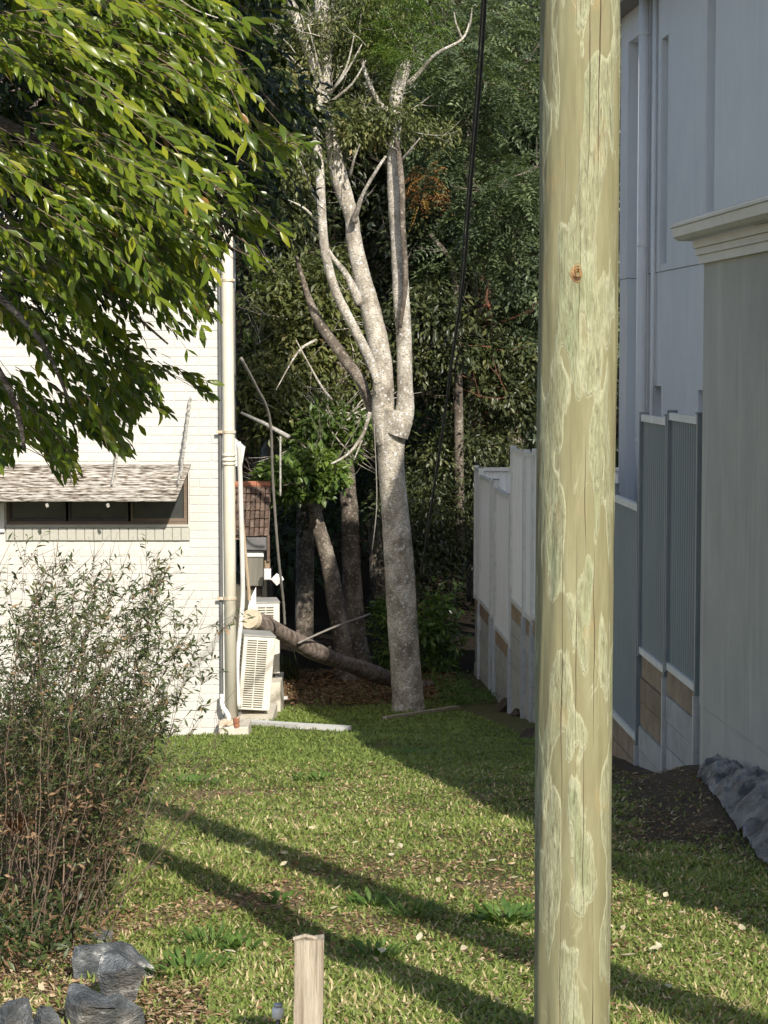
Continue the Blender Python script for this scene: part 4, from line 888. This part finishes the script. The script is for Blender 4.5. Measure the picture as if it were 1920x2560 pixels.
tree('leafy_tree', 'olive leaved tree filling the gap between the house and the pale tree', (640, 1600, 34.5), [[(640, 1600, 34.5, 50), (650, 1300, 34.5, 44), (690, 1000, 34.5, 36), (720, 700, 34.5, 26)], [(690, 1010, 34.4, 12), (740, 960, 34, 10), (800, 860, 33.6, 6)]], M['bark'],
     [dict(e=[(700, 980, 130, 110, 32.4, 1.0, 90), (760, 780, 120, 160, 33.2, 1.2, 110)], m='fol_olive', per=95, L=.115, W=.42), dict(e=[(840, 1080, 100, 70, 31.6, .6, 40)], m='fol_green', per=60, L=.11, r=.3)])
tree('tall_tree', 'tall dark tree behind the left fork of the pale tree', (760, 1500, 38), [[(760, 1600, 38, 50), (765, 1000, 38, 42), (750, 500, 38, 34), (740, 0, 38, 24)]], M['barkbrown'],
     [dict(e=[(760, 250, 170, 330, 36.5, 1.8, 210), (700, 620, 150, 160, 36, 1.4, 70)], m='fol_dark', per=90, L=.13, r=.55)])
tree('pinnate_tree', 'feathery leaved tree with blue green fronds left of the timber pole', (1225, 1500, 34.5), [[(1190, 1500, 34.5, 50), (1185, 1100, 34.5, 42), (1180, 820, 34.5, 36), (1176, 560, 34.5, 30), (1170, 250, 34.5, 22)], [(1180, 830, 34.4, 18), (1215, 700, 34.2, 14), (1240, 500, 34, 8)]], M['barkbrown'],
     [dict(e=[(1190, 200, 140, 120, 32.6, 1.1, 40), (1270, 480, 100, 110, 32.6, 1.0, 28), (1120, 370, 80, 90, 33.0, .8, 20), (1170, 600, 120, 90, 33.0, .8, 14), (1210, 60, 150, 80, 33.8, .8, 20)], m='fol_blue', pin=True, per=13, L=.085, W=.36, r=.4, d=.9),
      dict(e=[(1180, 380, 150, 380, 35.2, .6, 110)], m='fol_blue', per=70, L=.11)])
tree('red_barked_tree', 'tree with a bare reddish trunk seen just left of the timber pole', (1212, 1500, 36.5), [[(1222, 1500, 36.5, 40), (1214, 860, 36.5, 34), (1210, 720, 36.5, 32), (1206, 560, 36.5, 28), (1205, 200, 36.5, 18)]], M['barkred'],
     [dict(e=[(1250, 930, 110, 140, 34.2, .9, 90), (1130, 900, 110, 110, 34.8, .9, 60)], m='fol_dark', per=95, L=.10)])
tree('broken_tree', 'pale bent dead limb among dark foliage right of the pale tree', (1140, 1400, 33), [[(1150, 1400, 33.2, 26), (1146, 1000, 33, 24), (1140, 760, 32.8, 20), (1130, 660, 32.7, 15), (1100, 615, 32.6, 12), (1075, 585, 32.6, 10)]], M['barkbrown'],
     [dict(e=[(1090, 800, 90, 130, 32.3, .4, 46), (1080, 760, 90, 200, 34.4, .8, 90), (1060, 560, 80, 90, 34, .7, 40)], m='fol_dark', per=95, L=.11)])
tree('backing_tree', 'deep green tree behind the right fork of the pale tree', (1000, 1400, 38.5), [[(950, 1500, 38.5, 50), (925, 900, 38.5, 40), (920, 500, 38.5, 36), (930, 100, 38.5, 24)]], M['barkbrown'],
     [dict(e=[(960, 280, 200, 330, 37.4, 1.6, 220), (980, 800, 160, 220, 37, 1.4, 110)], m='fol_dark', per=90, L=.13, r=.5)])
tree('gum_tree', 'tall shady tree hidden mostly behind the timber pole', (1400, 1500, 36.5), [[(1430, 1500, 36.5, 60), (1420, 900, 36.5, 46), (1410, 200, 36.5, 36)]], M['barkbrown'],
     [dict(e=[(1420, 300, 170, 380, 35.4, 1.3, 220), (1400, 850, 170, 260, 35, 1.2, 120)], m='fol_blue', per=90, L=.12, r=.5)])
tree('upper_tree', 'dark crowned tree at the top right behind the feathery fronds', (1250, 1400, 41), [[(1290, 1500, 41, 50), (1280, 600, 41, 40), (1270, 0, 41, 26)]], M['barkbrown'],
     [dict(e=[(1200, 150, 260, 330, 40, 1.6, 220), (1230, 700, 220, 220, 39.5, 1.4, 110)], m='fol_dark', per=80, L=.14, r=.6)])
tree('rear_tree', 'dark tree rising behind the white house', (560, 1300, 40), [[(520, 1500, 40, 60), (520, 400, 40, 46), (520, -200, 40, 30)]], M['barkbrown'],
     [dict(e=[(520, 200, 300, 420, 39, 2, 260)], m='fol_dark', per=80, L=.15, r=.6)])
cluster_leaves('sapling', ell_cents(1090, 1590, 60, 90, 31, .5, 22), .25, 60, .13, .42, M['fol_green'], None, droop=.4)
o = bpy.context.scene.collection.objects[-1]; o.name = 'leafy_shrub'; tag(o, 'big leaved green shrub at the right of the pale trunk base', 'shrub'); del o['kind']
cluster_leaves('sapling', ell_cents(975, 1590, 38, 110, 31.5, .4, 26), .2, 60, .11, .3, M['fol_green'], None, droop=.3)
o = bpy.context.scene.collection.objects[-1]; o.name = 'narrow_shrub'; tag(o, 'narrow leaved green shrub just left of the pale trunk', 'shrub'); del o['kind']
cluster_leaves('dying_foliage', ell_cents(1065, 445, 48, 60, 26.9, .35, 9), .16, 6, .05, .34, M['fol_orange'], tr, pinnate=True, inv=ti, droop=1.1)
cluster_leaves('under', ell_cents(1160, 1240, 170, 180, 33.6, .8, 110)+ell_cents(1060, 1330, 110, 160, 33, .8, 60), .4, 80, .10, .36, M['fol_dark'], None, droop=.5)
o = bpy.context.scene.collection.objects[-1]; o.name = 'thicket'; tag(o, 'dark thicket filling the gap between the pale tree and the far fence', 'thicket', kind='stuff')
# woodland far behind
cc = []
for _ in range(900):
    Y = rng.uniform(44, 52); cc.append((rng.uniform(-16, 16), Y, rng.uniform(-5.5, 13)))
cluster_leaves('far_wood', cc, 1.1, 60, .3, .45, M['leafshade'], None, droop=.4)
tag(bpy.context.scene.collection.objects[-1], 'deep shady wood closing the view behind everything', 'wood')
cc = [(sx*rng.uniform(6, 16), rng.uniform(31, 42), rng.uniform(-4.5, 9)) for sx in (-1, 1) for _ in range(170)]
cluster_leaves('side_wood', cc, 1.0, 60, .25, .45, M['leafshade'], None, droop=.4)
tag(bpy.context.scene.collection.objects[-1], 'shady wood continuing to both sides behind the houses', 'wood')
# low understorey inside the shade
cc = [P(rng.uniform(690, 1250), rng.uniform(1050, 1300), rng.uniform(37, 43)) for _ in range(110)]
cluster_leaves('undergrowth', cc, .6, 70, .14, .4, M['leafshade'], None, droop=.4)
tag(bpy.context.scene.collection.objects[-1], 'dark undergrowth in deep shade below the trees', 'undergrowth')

# ------------------------------------------------------------ foreground crown (top left)
poly = [(-60, -60), (720, -60), (700, 60), (620, 130), (640, 240), (690, 300), (775, 340), (760, 390), (660, 430), (630, 500), (720, 570), (660, 620), (640, 740), (600, 620), (575, 480), (545, 600), (525, 720), (545, 830), (515, 880), (535, 960), (505, 990), (440, 930), (395, 960), (430, 1040), (370, 1010), (330, 1090), (345, 1150), (270, 1130), (215, 1080), (200, 1150), (185, 1190), (165, 1235), (130, 1180), (80, 1090), (40, 1120), (10, 1170), (-60, 1180)]
ft = empty('broadleaf_tree', (-2.9, 8.6, float(gz(-2.9, 8.6))), 0, 'broadleaf tree whose glossy green branches hang over the top left', 'tree'); fi2 = Matrix.Translation(-ft.location)
o = MB().tube(smoothpath([(-2.9, 8.6, float(gz(-2.9, 8.6))-.1), (-2.85, 8.6, -.8), (-2.7, 8.5, .6), (-2.4, 8.5, 1.8), (-1.9, 8.5, 2.8)], 6), [.16-.003*i for i in range(25)], 16, wob=.05).build('trunk', M['barkbrown'], ft, True); o.matrix_parent_inverse = fi2
LP, LD, LU, LL, TT = [], [], [], [], []
tb_ = MB()
def inside(p, pad=0):
    px, py = proj((p.x, p.y, p.z)); return bool(inpoly(np.array([px]), np.array([py+pad]), poly)[0])
for i in range(2300):
    px, py = random.uniform(-260, 740), random.uniform(-200, 1120)
    if px > 470 and py < 300 and random.random() < .6: continue
    if float(fbm(px/170+3, py/120, 8, 2)) < .40 and py < 900: continue
    Y = random.choice([random.gauss(7.9, .4), random.gauss(8.3, .6)])+1.7*float(sstep(430, 950, py))+.5*float(sstep(450, 650, px))
    a = P(px, py, Y)
    if not inpoly(np.array([px+50]), np.array([py+25]), poly)[0]: continue
    fall = min(1, max(0, py/1100))
    d = Vector((.95, random.gauss(-.1, .45), -.25-.55*fall*random.uniform(.5, 1.4)+random.gauss(0, .2))).normalized()
    if px > 520: d = Vector((.8, random.gauss(0, .5), -.2+random.gauss(0, .35))).normalized()
    q = [a]; L0 = random.uniform(.22, .5); nseg = 9
    for k in range(nseg):
        d = (d+Vector((random.gauss(0, .07), random.gauss(0, .07), -.045+random.gauss(0, .06)))).normalized(); q.append(q[-1]+d*L0/nseg)
    q2 = [v for v in q if inside(v)]
    if len(q2) < 3: continue
    q = q2
    tb_.tube(q, [.0022*(1-.07*k) for k in range(len(q))], 5, cap=False)
    for k in range(1, len(q)):
        for s in (1, -1):
            if random.random() < .3: continue
            dd = (q[k]-q[k-1]).normalized(); sd = dd.cross(Vector((0, -.5, 1))).normalized()*s
            lf = dd*random.uniform(.7, 1.1)+sd*random.uniform(.25, .75)+Vector((0, -.1, -.22+random.gauss(0, .15)))
            LP.append(q[k]); LD.append(lf); LU.append(Vector((random.gauss(.15, .45), -.75+random.gauss(0, .35), .65+random.gauss(0, .3)))); LL.append(random.triangular(.036, .105, .056))
            TT.append(min(.97, max(0, random.gauss(.52, .20))) if random.random() > .004 else 1.0)
LP = np.array(LP); LD = np.array(LD); LU = np.array(LU); LL = np.array(LL); TT = np.array(TT)
W_ = LL*rng.uniform(.25, .38, len(LL))
px, py = proj(LP+norm(LD)*LL[:, None])
ok = inpoly(px, py, poly) | (rng.random(len(px)) < .35); near = np.argsort(LP[:, 1]-LL*12+(~ok)*99)[:300]
ms = np.zeros(len(LP), bool); ms[near] = True
rs_ = ok & ~ms
o = leaves('leaves', LP[rs_], LD[rs_], LU[rs_], LL[rs_], W_[rs_], M['leafnear'], TT[rs_], 'leaf', ft); o.matrix_parent_inverse = fi2; o['kind'] = 'stuff'
lm = []
for k in range(10):
    Vl = LEAF[0].copy(); Vl[:, 1] *= .30; Vl[:, 2] = Vl[:, 2]*.5-rng.uniform(-.08, .2)*Vl[:, 0]**2
    me = bpy.data.meshes.new('leaf'); me.from_pydata([tuple(v) for v in Vl], [], [tuple(int(i) for i in f) for f in LEAF3]); me.materials.append(M['leafnear'])
    at = me.attributes.new('tint', 'FLOAT', 'POINT'); at.data.foreach_set('value', [.3+.065*k]*len(Vl)); me.polygons.foreach_set('use_smooth', [True]*len(me.polygons)); lm.append(me)
def basis(pos, d, up, L):
    d = Vector(d).normalized(); v = Vector(up).cross(d).normalized(); w_ = d.cross(v)
    m4 = Matrix(((d.x, v.x, w_.x), (d.y, v.y, w_.y), (d.z, v.z, w_.z))).to_4x4(); m4 = Matrix.Translation(pos) @ m4 @ Matrix.Scale(L, 4); return m4
for i in near:
    o = bpy.data.objects.new('leaf', random.choice(lm)); link(o, ft); o.matrix_parent_inverse = fi2; o.matrix_basis = basis(LP[i], LD[i], LU[i], LL[i])
o = tb_.build('twigs', M['stem'], ft, True); o.matrix_parent_inverse = fi2; o['kind'] = 'stuff'
for pth in ([(-400, 60, 8.6, 60), (-100, 250, 8.4, 36), (160, 380, 8.4, 20), (380, 470, 8.3, 10), (520, 560, 8.2, 5)], [(-400, -50, 8.8, 60), (0, 60, 8.8, 30), (300, 60, 8.8, 18), (560, 150, 8.8, 10), (700, 280, 8.8, 5)],
            [(-300, 500, 8.6, 40), (-50, 700, 8.5, 24), (100, 850, 8.4, 14), (180, 1020, 8.3, 6)], [(-100, 760, 8.6, 16), (30, 990, 8.6, 16), (60, 1120, 8.6, 10)], [(-300, 300, 8.9, 40), (0, 560, 8.8, 24), (250, 720, 8.7, 12), (420, 860, 8.6, 5)]):
    limb(pth, ft, fi2, M['barkbrown'], 10, 'branch', 6)
for pth in ([(205, 128, 7.6, 6), (250, 145, 7.6, 7), (300, 162, 7.5, 6)], [(450, 0, 7.8, 4), (490, 25, 7.8, 4), (545, 45, 7.8, 3)]):
    limb(pth, ft, fi2, M['bark'], 7, 'bare_twig', 5)
# inner leaves in shade-darkened colour, and a leaf mass added above for shade
cents = []
while len(cents) < 260:
    x_, y_, z_ = random.uniform(-1.6, .75), random.uniform(7.2, 9.2), random.uniform(1.45, 2.9)
    if z_ < (1.72 if x_ > -.35 else 1.45)+.17*(y_-8)+.1*(y_ > 8.6): continue
    if (x_+.8)**2/2.6+(z_-1.4)**2/2.4 < 1: cents.append((x_, y_, z_))
cluster_leaves('added_shade_leaves', cents, .24, 40, .08, .32, M['leafnear'], ft, tmpl='leaf', inv=fi2, droop=.7)  # unseen leaf mass, added to shade the lower leaves of the crown
cents = []
while len(cents) < 420:
    px, py, Y = random.uniform(-100, 760), random.uniform(-100, 800), random.uniform(9.3, 11.5)
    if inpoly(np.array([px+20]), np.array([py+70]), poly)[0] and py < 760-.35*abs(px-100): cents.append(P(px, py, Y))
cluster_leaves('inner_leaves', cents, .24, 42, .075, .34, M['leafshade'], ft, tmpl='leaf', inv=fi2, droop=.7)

# ------------------------------------------------------------ shrub at the left
bs = empty('wispy_shrub', (-1.3, 8.2, float(gz(-1.3, 8.2))), 0, 'wispy many stemmed shrub with thin leaves against the white house', 'shrub'); bi = Matrix.Translation(-bs.location)
bp, bd, bu, bL, btn = [], [], [], [], []; dp_, dd_, du_, dL = [], [], [], []
stw = MB(); ns = 0
bpoly = [(-80, 1420), (40, 1400), (90, 1450), (150, 1410), (210, 1390), (250, 1440), (310, 1370), (350, 1430), (420, 1385), (440, 1450), (500, 1480), (500, 1540), (545, 1640), (555, 1740), (520, 1780), (470, 1800), (420, 1850), (380, 1900), (350, 1990), (330, 2080), (290, 2150), (270, 2260), (200, 2340), (60, 2380), (-80, 2400)]
for i in range(118):
    bx = random.uniform(-60, 190) if i % 6 else random.uniform(150, 270); by = random.uniform(2270, 2400)
    g = G(bx, by)
    tx = bx*1.7+random.gauss(60, 120); tx = min(540, max(-90, tx)); ty = 1400+random.expovariate(1/230.)+max(0, tx-400)*1.2
    if ty > 2050: ty = random.uniform(1500, 2000)
    Yt = g.y+random.uniform(-.5, .7); t_ = P(tx, ty, Yt); d = (t_-g)
    q = []; bow = random.gauss(-.03, .09)
    for k in range(13):
        s = k/12; v = g+d*s; v.x -= bow*math.sin(math.pi*s)*d.length*.7; v += Vector((random.gauss(0, .007), random.gauss(0, .01), 0)); q.append(v)
    r0 = random.uniform(.0014, .0036)
    rad = [r0*(1-.068*k) for k in range(13)]
    if ns < 90 and True:
        o = MB().tube(q, rad, 6, cap=False, tint=random.random()).build('stem', M['stem'], bs, True); o.matrix_parent_inverse = bi; ns += 1
    else: stw.tube(q, rad, 5, cap=False)
    for k in range(3, 13):
        nbr = 3 if k > 4 else 1
        for _ in range(nbr):
            if random.random() < .22: continue
            a = q[k]; e_ = (Vector((random.gauss(.35, .6), random.gauss(0, .6), random.gauss(.75, .35)))).normalized(); l = random.uniform(.05, .15)
            w2 = [a, a+e_*l*.5, a+e_*l+Vector((0, 0, .005))]; stw.tube(w2, [.0011, .0008, .0005], 4, cap=False)
            pp = proj(tuple(w2[2]))
            if not inpoly(np.array([pp[0]]), np.array([pp[1]]), bpoly)[0] and random.random() < .8: continue
            nl = random.randint(6, 11)
            for j in range(nl):
                s = (j+1)/nl; v = a+e_*l*s
                dl = (e_*.5+Vector((random.gauss(0, .7), random.gauss(0, .6), random.gauss(-.1, .5)))).normalized()
                if k < 6 and random.random() < .55:
                    dp_.append(v); dd_.append(dl); du_.append(Vector((random.gauss(0, 1), random.gauss(-.5, 1), 1))); dL.append(random.uniform(.016, .032))
                else:
                    bp.append(v); bd.append(dl); bu.append(Vector((random.gauss(0, .6), random.gauss(-.3, .6), 1))); bL.append(random.uniform(.016, .036)); btn.append(random.gauss(.45, .22) if random.random() > .03 else 1)
o = stw.build('twigs', M['stem'], bs, True); o.matrix_parent_inverse = bi; o['kind'] = 'stuff'
bL = np.array(bL); dL = np.array(dL)
o = leaves('leaves', np.array(bp), np.array(bd), np.array(bu), bL, bL*.28, M['bushleaf'], np.clip(np.array(btn), 0, 1), 'leaf', bs); o.matrix_parent_inverse = bi; o['kind'] = 'stuff'
o = leaves('withered_leaves', np.array(dp_), np.array(dd_), np.array(du_), dL, dL*.35, M['dryleafs'], rng.random(len(dL)), 'small', bs); o.matrix_parent_inverse = bi; o['kind'] = 'stuff'
# dead flower head
cluster_leaves('dead_flower', [P(45, 2055, 7.6)], .045, 260, .03, .3, M['fol_orange'], None, droop=.2)
o = bpy.context.scene.collection.objects[-1]; del o['kind']; tag(o, 'rusty orange withered flower head low in the shrub', 'flower')
# low leafy growth at the shrub's foot
cc = []
for _ in range(230):
    px_, py_ = random.uniform(-40, 370), random.uniform(1790, 2360)
    if px_ > 400-(py_-1830)*.4: continue
    g = G(px_, max(py_, 2150)+random.uniform(0, 100)); v = P(px_, py_, g.y); 
    if v.z > g.z+.02: cc.append(v)
cluster_leaves('low_growth', cc, .13, 50, .042, .3, M['bushleaf'], bs, 'leaf', inv=bi, droop=.1)
cluster_leaves('dry_growth', cc[::2], .12, 34, .04, .3, M['dryleafs'], bs, 'small', inv=bi, droop=.3)

# ------------------------------------------------------------ lawn blades, litter, weeds, fallen leaves
def scatter(n, Y0, Y1, powr, xl=-.205, xr=.205):
    Y = Y0*(Y1/Y0)**(rng.random(n)**powr); X = Y*rng.uniform(xl, xr, n); return X, Y
X, Y = scatter(400000, 5.4, 30, .95)
so1, pa, wo1, mu, li_ = soilmask(X, Y)
patch = fbm(X*1.3, Y*1.3, 51); fine = fbm(X*6, Y*6, 53)
keep = rng.random(len(X)) < (1-.97*so1)*(1-.85*pa)*(1-.86*mu)*(1-.9*li_)*(.35+1.1*sstep(.25, .55, patch))*(.45+.9*sstep(.35, .6, fine))
keep &= ~((X < HX+.02) & (Y > HY-.02)) & (X < 3.0-.0764*Y) & ((X < FX0-.049*Y-.03) | (Y < 14))
X, Y, patch, fine = X[keep], Y[keep], patch[keep], fine[keep]; Nn = len(X)
Z = gz(X, Y); pos = np.stack([X, Y, Z+.002], -1)
ang = rng.uniform(0, 2*math.pi, Nn); lean = rng.uniform(.4, 3.2, Nn)
d = np.stack([np.cos(ang)*lean, np.sin(ang)*lean, np.ones(Nn)], -1); up = np.stack([-np.cos(ang), -np.sin(ang), lean+.2], -1)+rng.normal(size=(Nn, 3))*.3
sc = .014+.0009*Y; L = sc*rng.uniform(.6, 1.7, Nn)*(1+.6*sstep(.5, .75, patch)*(Y < 14)); Wd = np.minimum(.0042+.0004*Y, .016)*rng.uniform(.8, 1.4, Nn)
tint = np.clip(.25-.13*sstep(12, 18, Y)+.42*patch+.30*(fine-.5)+rng.normal(0, .14, Nn)+ (rng.random(Nn) < .12)*.5*(1-sstep(15, 18, Y)), 0, 1)
tag(leaves('grass', pos, d, up, L, Wd, M['grass'], tint, 'blade'), 'short green lawn grass mixed with dry straw', 'grass', kind='stuff')
# litter
X, Y = scatter(110000, 5.4, 17, .9); so1, pa, wo1, mu, li_ = soilmask(X, Y)
keep = rng.random(len(X)) < np.clip(.22+.95*mu+.55*pa+.12*so1+.30*sstep(.55, .7, fbm(X*2.4, Y*2.4, 90)), 0, 1)
keep &= (X < 3.0-.0764*Y) & ((X < FX0-.049*Y-.03) | (Y < 14))
X, Y = X[keep], Y[keep]; Nn = len(X); pos = np.stack([X, Y, gz(X, Y)+rng.uniform(.004, .018, Nn)], -1); ang = rng.uniform(0, 6.28, Nn)
d = np.stack([np.cos(ang), np.sin(ang), rng.normal(0, .25, Nn)], -1); up = rng.normal(size=(Nn, 3))*.45+np.array([0, 0, 1.]); L = rng.uniform(.01, .034, Nn)*(1+.04*(Y-6))
tag(leaves('leaf_litter', pos, d, up, L, L*rng.uniform(.12, .5, Nn), M['litter'], rng.random(Nn)**1.1, 'small'), 'dry brown leaf litter strewn through grass and mulch', 'leaf litter', kind='stuff')
X = rng.uniform(-2.2, 1.0, 9000); Y = rng.uniform(27.5, 33, 9000); pos = np.stack([X, Y, gz(X, Y)+.015], -1); ang = rng.uniform(0, 6.28, 9000)
tag(leaves('brown_leaf_bed', pos, np.stack([np.cos(ang), np.sin(ang), rng.normal(0, .2, 9000)], -1), rng.normal(size=(9000, 3))*.4+np.array([0, 0, 1.]), rng.uniform(.04, .09, 9000), .03, M['litter'], rng.random(9000)*.55, 'small'), 'brown fallen leaves in the shade under the log', 'leaf litter', kind='stuff')
# weeds
def weed(px, py, spread, n, L, W, lab, cat='weed'):
    g = G(px, py); r = empty('weed_plant', tuple(g), 0, lab, cat, 'weeds in the lawn')
    ang = rng.uniform(0, 6.28, n); rr = spread*np.sqrt(rng.random(n)); pos = np.stack([np.cos(ang)*rr, np.sin(ang)*rr, rng.uniform(0, .03, n)], -1)
    d = np.stack([np.cos(ang), np.sin(ang), rng.uniform(.3, 1.6, n)], -1); up = np.stack([-np.cos(ang)*.5, -np.sin(ang)*.5-.2, np.ones(n)], -1)
    Ls = L*rng.uniform(.6, 1.2, n); o = leaves('leaves', pos, d, up, Ls, Ls*W, M['weed'], rng.random(n), 'leaf', r); o['kind'] = 'stuff'
weed(530, 2372, .13, 150, .06, .14, 'bright grassy weed clump left of the wooden stake')
weed(600, 2385, .06, 26, .05, .5, 'round leaved weed between the stake and the grassy clump')
weed(1030, 2300, .09, 90, .055, .14, 'spiky upright weed tuft on the second shadow stripe')
weed(930, 2275, .08, 50, .05, .4, 'broad leaved weed left of the spiky tuft')
weed(1270, 2310, .12, 110, .055, .42, 'leafy weed patch close to the left edge of the big pole')
weed(700, 2265, .06, 24, .045, .6, 'low round leaved weed above the wooden stake')
weed(940, 2405, .08, 60, .05, .3, 'pale green rosette weed right of the wooden stake')
weed(480, 1965, .20, 160, .05, .4, 'low leafy weed mat below the house corner')
weed(790, 1955, .16, 100, .05, .4, 'small weed mat at the edge of the building shade')
weed(1030, 1890, .22, 90, .05, .4, 'weed patch inside the shaded part of the lawn')
weed(470, 2440, .14, 130, .045, .35, 'dense weed clump just right of the slate rocks')
weed(60, 2380, .07, 60, .05, .3, 'small green weed at the foot of the shrub in the mulch')
b = MB()
tuft = empty('grass_tuft', tuple(G(712, 1700)), 0, 'dark strappy grass tuft under the propped log', 'grass tuft')
n = 150; ang = rng.uniform(0, 6.28, n); d = np.stack([np.cos(ang)*.6, np.sin(ang)*.6, np.ones(n)], -1)
leaves('blades', rng.normal(0, .1, (n, 3))*np.array([1, 1, 0]), d, np.stack([-np.cos(ang), -np.sin(ang), np.ones(n)], -1), rng.uniform(.25, .6, n), .012, M['bushleaf'], rng.random(n)*.5, 'blade', tuft)['kind'] = 'stuff'
cc = [G(rng.uniform(1075, 1265), rng.uniform(1690, 1765)) for _ in range(60)]
cluster_leaves('ground_cover', cc, .16, 60, .05, .4, M['weed'], None, droop=-.2, flat=.6); tag(bpy.context.scene.collection.objects[-1], 'low green ground cover at the foot of the far fence', 'ground cover')
# pale fallen leaves
pm = []
for k in range(4):
    Vl = LEAF[0].copy(); Vl[:, 1] *= rng.uniform(.45, .7); Vl[:, 2] = Vl[:, 2]*rng.uniform(-1, 2)+rng.uniform(.0, .3)*Vl[:, 0]**2
    me = bpy.data.meshes.new('fallen_leaf'); me.from_pydata([tuple(v) for v in Vl], [], [tuple(int(i) for i in f) for f in LEAF3]); me.materials.append(M['paleleaf'])
    at = me.attributes.new('tint', 'FLOAT', 'POINT'); at.data.foreach_set('value', [k/3]*len(Vl)); pm.append(me)
fl = [(608, 2125), (615, 2142), (770, 2082), (985, 2115), (998, 2122), (1035, 2180), (862, 2158), (972, 2148), (700, 2147), (1240, 2162), (1138, 2275), (1205, 2285), (1200, 2252), (835, 2243), (845, 2283), (560, 2395), (1155, 2382), (940, 2405), (1045, 2372), (418, 2187), (327, 2160), (1270, 2212), (570, 2085), (1622, 2395), (1640, 2375), (1675, 2495), (1590, 2405), (1660, 2260), (700, 2180), (785, 2330), (620, 2365), (1430, 2130), (80, 2440), (30, 2422), (110, 2500), (450, 2120), (880, 2120), (1100, 2210), (1770, 2410), (1850, 2330), (1560, 2330), (1715, 2300)]
for i, (px, py) in enumerate(fl):
    g = G(px, py); o = bpy.data.objects.new('fallen_leaf', random.choice(pm)); link(o); o.location = g+Vector((0, 0, .028)); s = random.uniform(.036, .055); o.scale = (s, s, s)
    o.rotation_euler = (random.gauss(0, .35), random.gauss(0, .3), random.uniform(0, 6.28)); tag(o, 'bleached pale leaf lying on the lawn', 'fallen leaf', 'pale fallen leaves scattered on the lawn')
